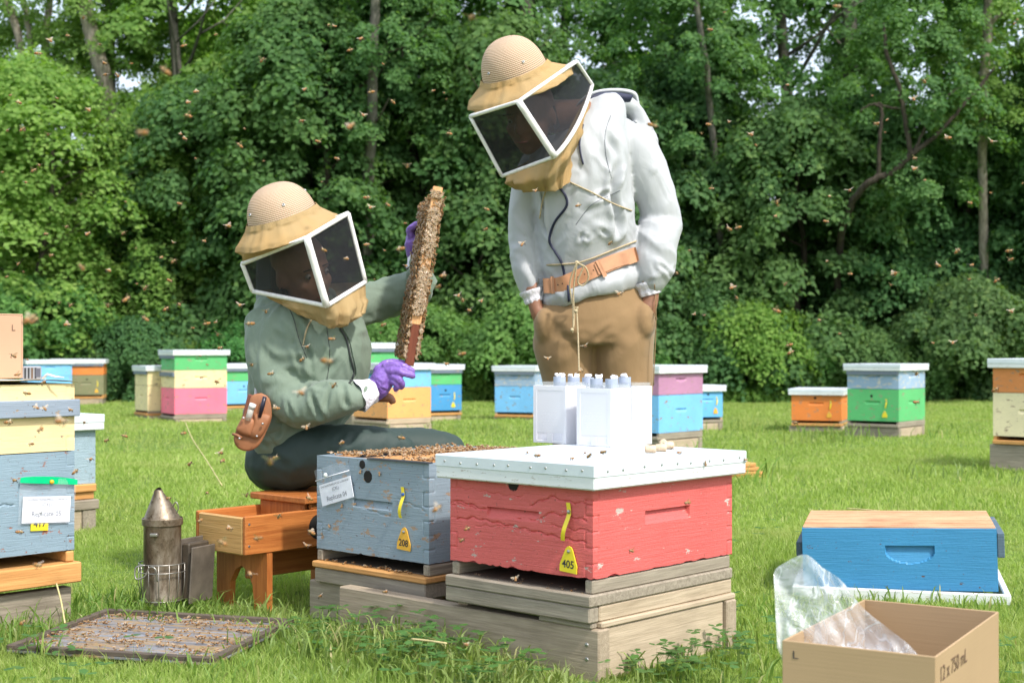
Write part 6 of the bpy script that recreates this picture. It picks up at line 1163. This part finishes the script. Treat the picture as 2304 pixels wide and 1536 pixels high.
    tag(tm_.build('tool_handle', simple('brown_leather_handle', (.23, .10, .05), .45, .15, 30, .1), None, True), 'brown curved leather handle sticking out under the beekeeper\'s lower glove', 'tool')
# ---------------------------------------------------------------- bees and the comb frame
def bee_arrays(fly=True, low=False):
    """one honey bee, about 13 mm long, nose along +x: returns verts, faces, material index (0 amber, 1 dark, 2 fuzz, 3 wing)"""
    mb = MB(); n = 6 if low else 8
    def seg(x0, x1, r0, r1, mi): 
        mb.cur = mi; mb.v += [(x0, r0 * math.cos(2 * math.pi * k / n), r0 * math.sin(2 * math.pi * k / n)) for k in range(n)] + [(x1, r1 * math.cos(2 * math.pi * k / n), r1 * math.sin(2 * math.pi * k / n)) for k in range(n)]; b = len(mb.v) - 2 * n
        mb.f += [(b + k, b + (k + 1) % n, b + n + (k + 1) % n, b + n + k) for k in range(n)]; mb.mi += [mi] * n
    ab = [(-.0075, .0003, 1), (-.0062, .0014, 1), (-.0048, .0021, 0), (-.0040, .0022, 1), (-.0026, .0023, 0), (-.0010, .0019, 0), (.0000, .0010, 2)] if not low else [(-.0075, .0003, 1), (-.0055, .0018, 0), (-.0036, .0023, 1), (-.0012, .002, 0), (0, .001, 2)]
    for (x0, r0, m0), (x1, r1, m1) in zip(ab[:-1], ab[1:]): seg(x0, x1, r0, r1, m1)
    for (x0, r0), (x1, r1) in zip([(0, .001), (.001, .0018), (.0028, .0019), (.004, .0009)][:-1], [(.001, .0018), (.0028, .0019), (.004, .0009)]): seg(x0, x1, r0, r1, 2)
    seg(.004, .0048, .0009, .0013, 1); seg(.0048, .006, .0013, .0003, 1)
    mb.cur = 3
    for s in (-1, 1):
        if fly: w = [(.0024, s * .0012, .0016), (.0030, s * .0060, .0030), (.0020, s * .0085, .0036), (-.0002, s * .0075, .0030), (.0004, s * .003, .0018)]; w2 = [(.0006, s * .0012, .0016), (-.0010, s * .0055, .0022), (-.0028, s * .0048, .0018), (-.0014, s * .0015, .0014)]
        else: w = [(.0018, s * .0010, .0018), (-.0020, s * .0030, .0024), (-.0070, s * .0034, .0022), (-.0074, s * .0020, .0022), (-.001, s * .0006, .0020)]; w2 = None
        mb.add(w, [(0, 1, 2), (0, 2, 3), (0, 3, 4)])
        if w2: mb.add(w2, [(0, 1, 2), (0, 2, 3)])
    if not low:
        mb.cur = 1
        for s in (-1, 1):
            for x in (.0005, .0018, .003): mb.tube([(x, s * .0012, -.0008), (x - .0006, s * .0030, -.0022), (x - .0016, s * .0034, -.0040)], .00025, 3, False)
    return mb
def bees():
    am = simple('bee_amber', (.34, .16, .05), .5, .2, 300, 0, spec=.3); dk = simple('bee_dark', (.07, .035, .015), .45, .2, 300, 0); fz = simple('bee_fuzz', (.33, .22, .11), .9, .2, 400, .2)
    t = NT('bee_wing'); tr = t.n('ShaderNodeBsdfTransparent'); mx = t.n('ShaderNodeMixShader'); mx.inputs[0].default_value = .5; t.l(tr.outputs[0], mx.inputs[1]); t.l(t.bsdf((.62, .50, .36), .3, spec=.6), mx.inputs[2]); wg = t.done(mx.outputs[0]); mats = [am, dk, fz, wg]
    def mesh(fly):
        mb = bee_arrays(fly); o = mb.build('bee', mats, None, True); me = o.data; bpy.data.objects.remove(o); return me
    MF, MR = mesh(True), mesh(False)
    grp = 'honey bees flying over the hives'; rs = np.random.RandomState(42)
    # where the photograph shows them (photo pixels) and how large they look there
    big = [(318, 298, 34), (1062, 38, 26), (370, 158, 26), (790, 282, 26), (182, 600, 26), (68, 716, 30), (737, 812, 26), (608, 1036, 28), (326, 716, 20), (285, 672, 20), (985, 645, 20), (1470, 282, 22), (998, 620, 18), (422, 260, 18), (116, 574, 17), (1038, 796, 18), (676, 883, 24), (90, 966, 18), (138, 947, 26), (1546, 1130, 20), (985, 1142, 26), (500, 1220, 26), (580, 1210, 22), (563, 1290, 20), (86, 1270, 22), (53, 1398, 18), (1048, 1448, 18), (562, 728, 18), (866, 1330, 14), (1522, 614, 16), (1640, 514, 16), (1746, 698, 18), (1886, 14, 20), (700, 1196, 18), (58, 410, 14), (78, 720, 22), (900, 560, 18), (1206, 428, 12)]
    mid = [(x, y, 15) for x, y in ((110, 90), (86, 120), (152, 80), (235, 142), (235, 168), (262, 168), (196, 246), (414, 102), (590, 134), (442, 206), (424, 230), (678, 272), (686, 200), (812, 86), (788, 112), (740, 56), (834, 207), (816, 258), (883, 228), (40, 230), (50, 290), (86, 371), (76, 383), (104, 526), (150, 510), (198, 525), (278, 524), (243, 608), (160, 686), (152, 730), (242, 686), (416, 312), (538, 326), (716, 318), (404, 458), (458, 542), (391, 587), (382, 631), (327, 647), (362, 579), (402, 684), (374, 694), (464, 728), (490, 752), (496, 782), (540, 686), (512, 508), (826, 444), (872, 460), (826, 550), (834, 466), (916, 372), (1094, 470), (1092, 516), (1176, 548), (1032, 664), (1056, 698), (1040, 674), (914, 598), (1084, 676), (864, 730), (728, 562), (778, 582), (1374, 546), (1302, 462), (1394, 660), (1232, 806), (1316, 778), (1308, 834), (1010, 300), (1597, 66), (1596, 280), (1688, 302), (2080, 182), (2056, 222), (1972, 278), (2132, 310), (2060, 356), (2060, 379), (2232, 318), (1744, 486), (1912, 428), (1602, 424), (1748, 454), (1660, 512), (1860, 498), (2014, 614), (2110, 596), (2186, 596), (2155, 564), (2274, 584), (2272, 564), (2196, 708), (2274, 700), (2010, 616), (1844, 720), (1775, 776), (1780, 792), (2144, 770), (1650, 646), (1658, 670), (1768, 638), (2182, 456), (2244, 630), (1912, 616), (2062, 840), (2062, 904), (1790, 950), (2240, 876), (500, 1036), (466, 1108), (556, 1112), (628, 1160), (696, 1120), (620, 918), (610, 840), (680, 808), (748, 762), (752, 866), (598, 700), (566, 820), (768, 996), (690, 1226), (620, 1028), (280, 980), (240, 990), (496, 1018), (428, 1042), (412, 974), (190, 950), (70, 998), (205, 1032), (170, 1060), (30, 800), (40, 842), (60, 884), (80, 916), (100, 918), (160, 922), (20, 950), (34, 1080), (46, 1196), (1420, 1238), (1160, 1300), (720, 1340), (902, 984), (450, 1170), (690, 960), (1208, 1024), (1326, 1024), (1358, 1016), (380, 1120), (518, 1188), (1052, 1188), (1040, 1214), (1006, 818), (690, 780))]
    pts = big + mid
    for _ in range(72): x = rs.choice([rs.uniform(0, 1040), rs.uniform(1500, 2304), rs.uniform(0, 560)]); pts.append((x, rs.uniform(20, 900 if x < 1040 else 800), rs.uniform(6, 11)))
    for i, (x, y, s) in enumerate(pts):
        Y = min(9, max(1.05, FPX * .0135 / s * rs.uniform(.92, 1.08))); b = bpy.data.objects.new('bee', MF); COL.objects.link(b)
        if y > 850: Y = min(Y, 2.7)
        p = P(x, y, Y); b.location = p; b.rotation_euler = (rs.uniform(-.5, .5), rs.uniform(-.7, .3), rs.uniform(0, 6.28)); b.scale = [rs.uniform(1.05, 1.35)] * 3; tag(b, 'honey bee in flight above the hives with its wings spread', 'bee', grp)
    # bees walking on the white lid and box fronts
    R, L = axes(YAW); O = Vector((.166, 2.92, 0)); g2 = 'honey bees walking on the hives'
    def walk(p, up, yaw, lab):
        q = Vector(up).to_track_quat('Z', 'X'); b = bpy.data.objects.new('bee', MR); COL.objects.link(b); b.location = Vector(p) + Vector(up) * .0038; b.rotation_euler = (q @ __import__('mathutils').Euler((0, 0, yaw)).to_quaternion()).to_euler(); tag(b, lab, 'bee', g2)
    lt = 'honey bee walking on top of the white lid of the red hive'
    for a, c in ((.10, .27), (.18, .17), (.04, .09), (.33, .02), (.44, .12)): walk(O + R * a + L * c + Vector((0, 0, .4445)), (0, 0, 1), rs.uniform(0, 6.28), lt)
    for a, z in ((.36, .425), (.52, .424)): walk(O + R * a - L * .0255 + Vector((0, 0, z)), -L, rs.uniform(0, 6.28), 'honey bee on the right rim of the white lid')
    B = Vector((-.197, 3.38, 0))
    for a, z in ((.31, .285), (.26, .292), (.24, .375), (.17, .372), (.36, .23)): walk(B + L * a - R * .001 + Vector((0, 0, z)), -R, rs.uniform(0, 6.28), 'honey bee clinging to the front of the grey blue hive')
    # ---- masses of bees that nobody could count
    base = bee_arrays(False, True); BV = np.array(base.v); BF = [f for f in base.f]; BM_ = base.mi; tri = [f for f in BF if len(f) == 3]; F4 = np.array([list(f) + [f[-1]] if len(f) == 3 else list(f) for f in BF if len(f) in (3, 4)])
    T3, MI = [], []
    for f, m in zip(BF, BM_):
        T3.append((f[0], f[1], f[2])); MI.append(m)
        if len(f) == 4: T3.append((f[0], f[2], f[3])); MI.append(m)
    T3 = np.array(T3); MI = np.array(MI)
    def mass(name, places, label, cat='bees'):
        vs = []; n = len(places)
        for p, up, sc in places:
            up = Vector(up) + Vector(rs.normal(0, .25, 3)); q = (up.to_track_quat('Z', 'X') @ __import__('mathutils').Euler((0, 0, rs.uniform(0, 6.28))).to_quaternion()).to_matrix(); vs.append(BV @ np.array(q).T * sc + np.array(p))
        V = np.concatenate(vs); F = np.concatenate([T3 + i * len(BV) for i in range(n)]); me = np_mesh(name, V, F, True, np.tile(MI, n)); o = link(name, me, mats); return tag(o, label, cat, kind='stuff')
    pl = []
    for _ in range(1500):
        a, c = rs.uniform(.02, .49), rs.uniform(.02, .395)
        if math.sin(a * 9 + c * 20) + math.sin(c * 33) * .5 + a * 2.2 > rs.uniform(-.9, 1.2): pl.append((B + R * a + L * c + Vector((0, 0, .408 + rs.uniform(0, .006))), (0, 0, 1), rs.uniform(.8, 1.1)))
    for _ in range(24): pl.append((B + L * rs.uniform(.05, .38) + R * rs.uniform(-.005, .02) + Vector((0, 0, .141)), (0, 0, 1), 1))
    mass('bees', pl, 'crowd of bees covering the frame tops and the entrance of the open grey blue hive')
    pl = [(O + L * rs.uniform(.03, .38) + R * rs.uniform(.004, .05) + Vector((0, 0, .169 + rs.uniform(0, .006))), (0, 0, 1), 1) for _ in range(70)]; mass('bees', pl, 'cluster of bees in the entrance slot of the coral red hive')
    cover = [o for o in COL.objects if o.name.startswith('inner_cover')][0]; Mc = Matrix.Translation(cover.location) @ cover.rotation_euler.to_matrix().to_4x4(); pl = []
    for k in range(9):
        for _ in range(80):
            u = rs.uniform(.02, .49); v = .03 + k * .042 + rs.normal(0, .006)
            if math.sin(u * 14 + k * 2.3) > rs.uniform(-1.3, .7): pl.append((Mc @ Vector((u, v, .009 + rs.uniform(0, .006))), (0, 0, 1), rs.uniform(.7, 1)))
    mass('bees', pl, 'rows of bees crawling on the grey cover board in the grass')
    # ---- comb frame held up between the gloves
    p0, p1 = P(921, 822, 3.93), P(986, 420, 3.96); ax = (p1 - p0); Ln = ax.length; ax.normalize(); dv = Vector((-.040, .22, 0)); dv = (dv - ax * dv.dot(ax)).normalized(); sd = ax.cross(dv).normalized()      # sd: thickness
    if sd.x < 0: sd = -sd
    M = frame_mat(p0, ax, dv, sd); Mi = Matrix.Translation(p0); r = empty('comb_frame', p0, 0, 'wooden comb frame crawling with bees, held upright in purple gloves', 'hive frame'); r.matrix_world = M
    wd = wood('frame_bar_wood', (.50, .22, .08), (.74, .42, .20), 0, 1.5); wd2 = wood('dark_propolis_bar', (.10, .025, .012), (.20, .06, .03), 0, 1.2)
    K = Ln / .482
    for a, b, m, nm in (((.115, -.0, -.0135), (.482 * K, .019, .0135), wd, 'top_bar'), ((.0, .0, -.0125), (.1145, .017, .0125), wd2, 'top_bar_lug'), ((.025, .0195, -.016), (.034, .225, .016), wd, 'side_bar'), ((.448 * K, .0195, -.016), (.457 * K, .225, .016), wd, 'side_bar'), ((.034, .214, -.010), (.448 * K, .226, .010), wd, 'bottom_bar')): plank(r, a, b, m, nm, .001)
    mb = MB(); mb.box((.035, .0195, -.014), (.447 * K, .213, .014)); mb.build('comb', simple('brood_comb', (.30, .17, .06), .8, .3, 200, .6), r)
    # dark lug end showing broad below the comb
    plank(r, (.0, .0175, -.0135), (.0245, .035, .0135), wd2, 'lug_side', .001) if False else None
    pl = []
    def fp(u, v, w): return M @ Vector((u, v, w))
    for s in (-1, 1):
        for _ in range(1150): pl.append((fp(rs.uniform(.03, .455) * K, rs.uniform(-.004, .22), s * (.0165 + rs.uniform(0, .009))), sd * s, rs.uniform(.85, 1.1)))
    for _ in range(560):
        u = rs.uniform(.13, .47) * K
        if math.sin(u * 38) > -.8 or rs.uniform() < .25: pl.append((fp(u, -.004 - rs.uniform(0, .005), rs.uniform(-.015, .015)), -dv, rs.uniform(.85, 1.15)))
    for _ in range(60): pl.append((fp(rs.uniform(.02, .12), -.002, rs.choice([-.016, .016])), -dv, .9))
    mass('bees', pl, 'thick coat of bees on both sides of the raised comb frame')
# ---------------------------------------------------------------- build the place
make_trees()
far_hives()
near_hives()
small_things()
if 'people' in globals(): people()
if 'bees' in globals(): bees()
make_grass()
straw_ = simple('dry_straw', (.50, .42, .20), .8, .2, 40)
for (pts, lab) in (([(417, 948, 7.6), (432, 985, 6.9), (465, 1035, 6.2), (500, 1092, 5.6)], 'long pale dry stalk lying in the grass below the pink hive'), ([(926, 1436, 2.9), (965, 1440, 2.87), (1005, 1446, 2.84)], 'short pale twig in the grass in front of the hive stand'),
    ([(128, 1312, 3.32), (138, 1350, 3.28), (147, 1400, 3.22)], 'upright brown dry stem beside the left end of the grey cover board'), ([(1905, 1143, 4.9), (1950, 1146, 4.85), (2010, 1152, 4.8)], 'thin dry stalk on the lawn behind the bright blue box')):
    mb = MB(); mb.tube(cr([P(*p) for p in pts], 5), .0022, 5); tag(mb.build('dry_stalk', straw_, None, True), lab, 'stalk')
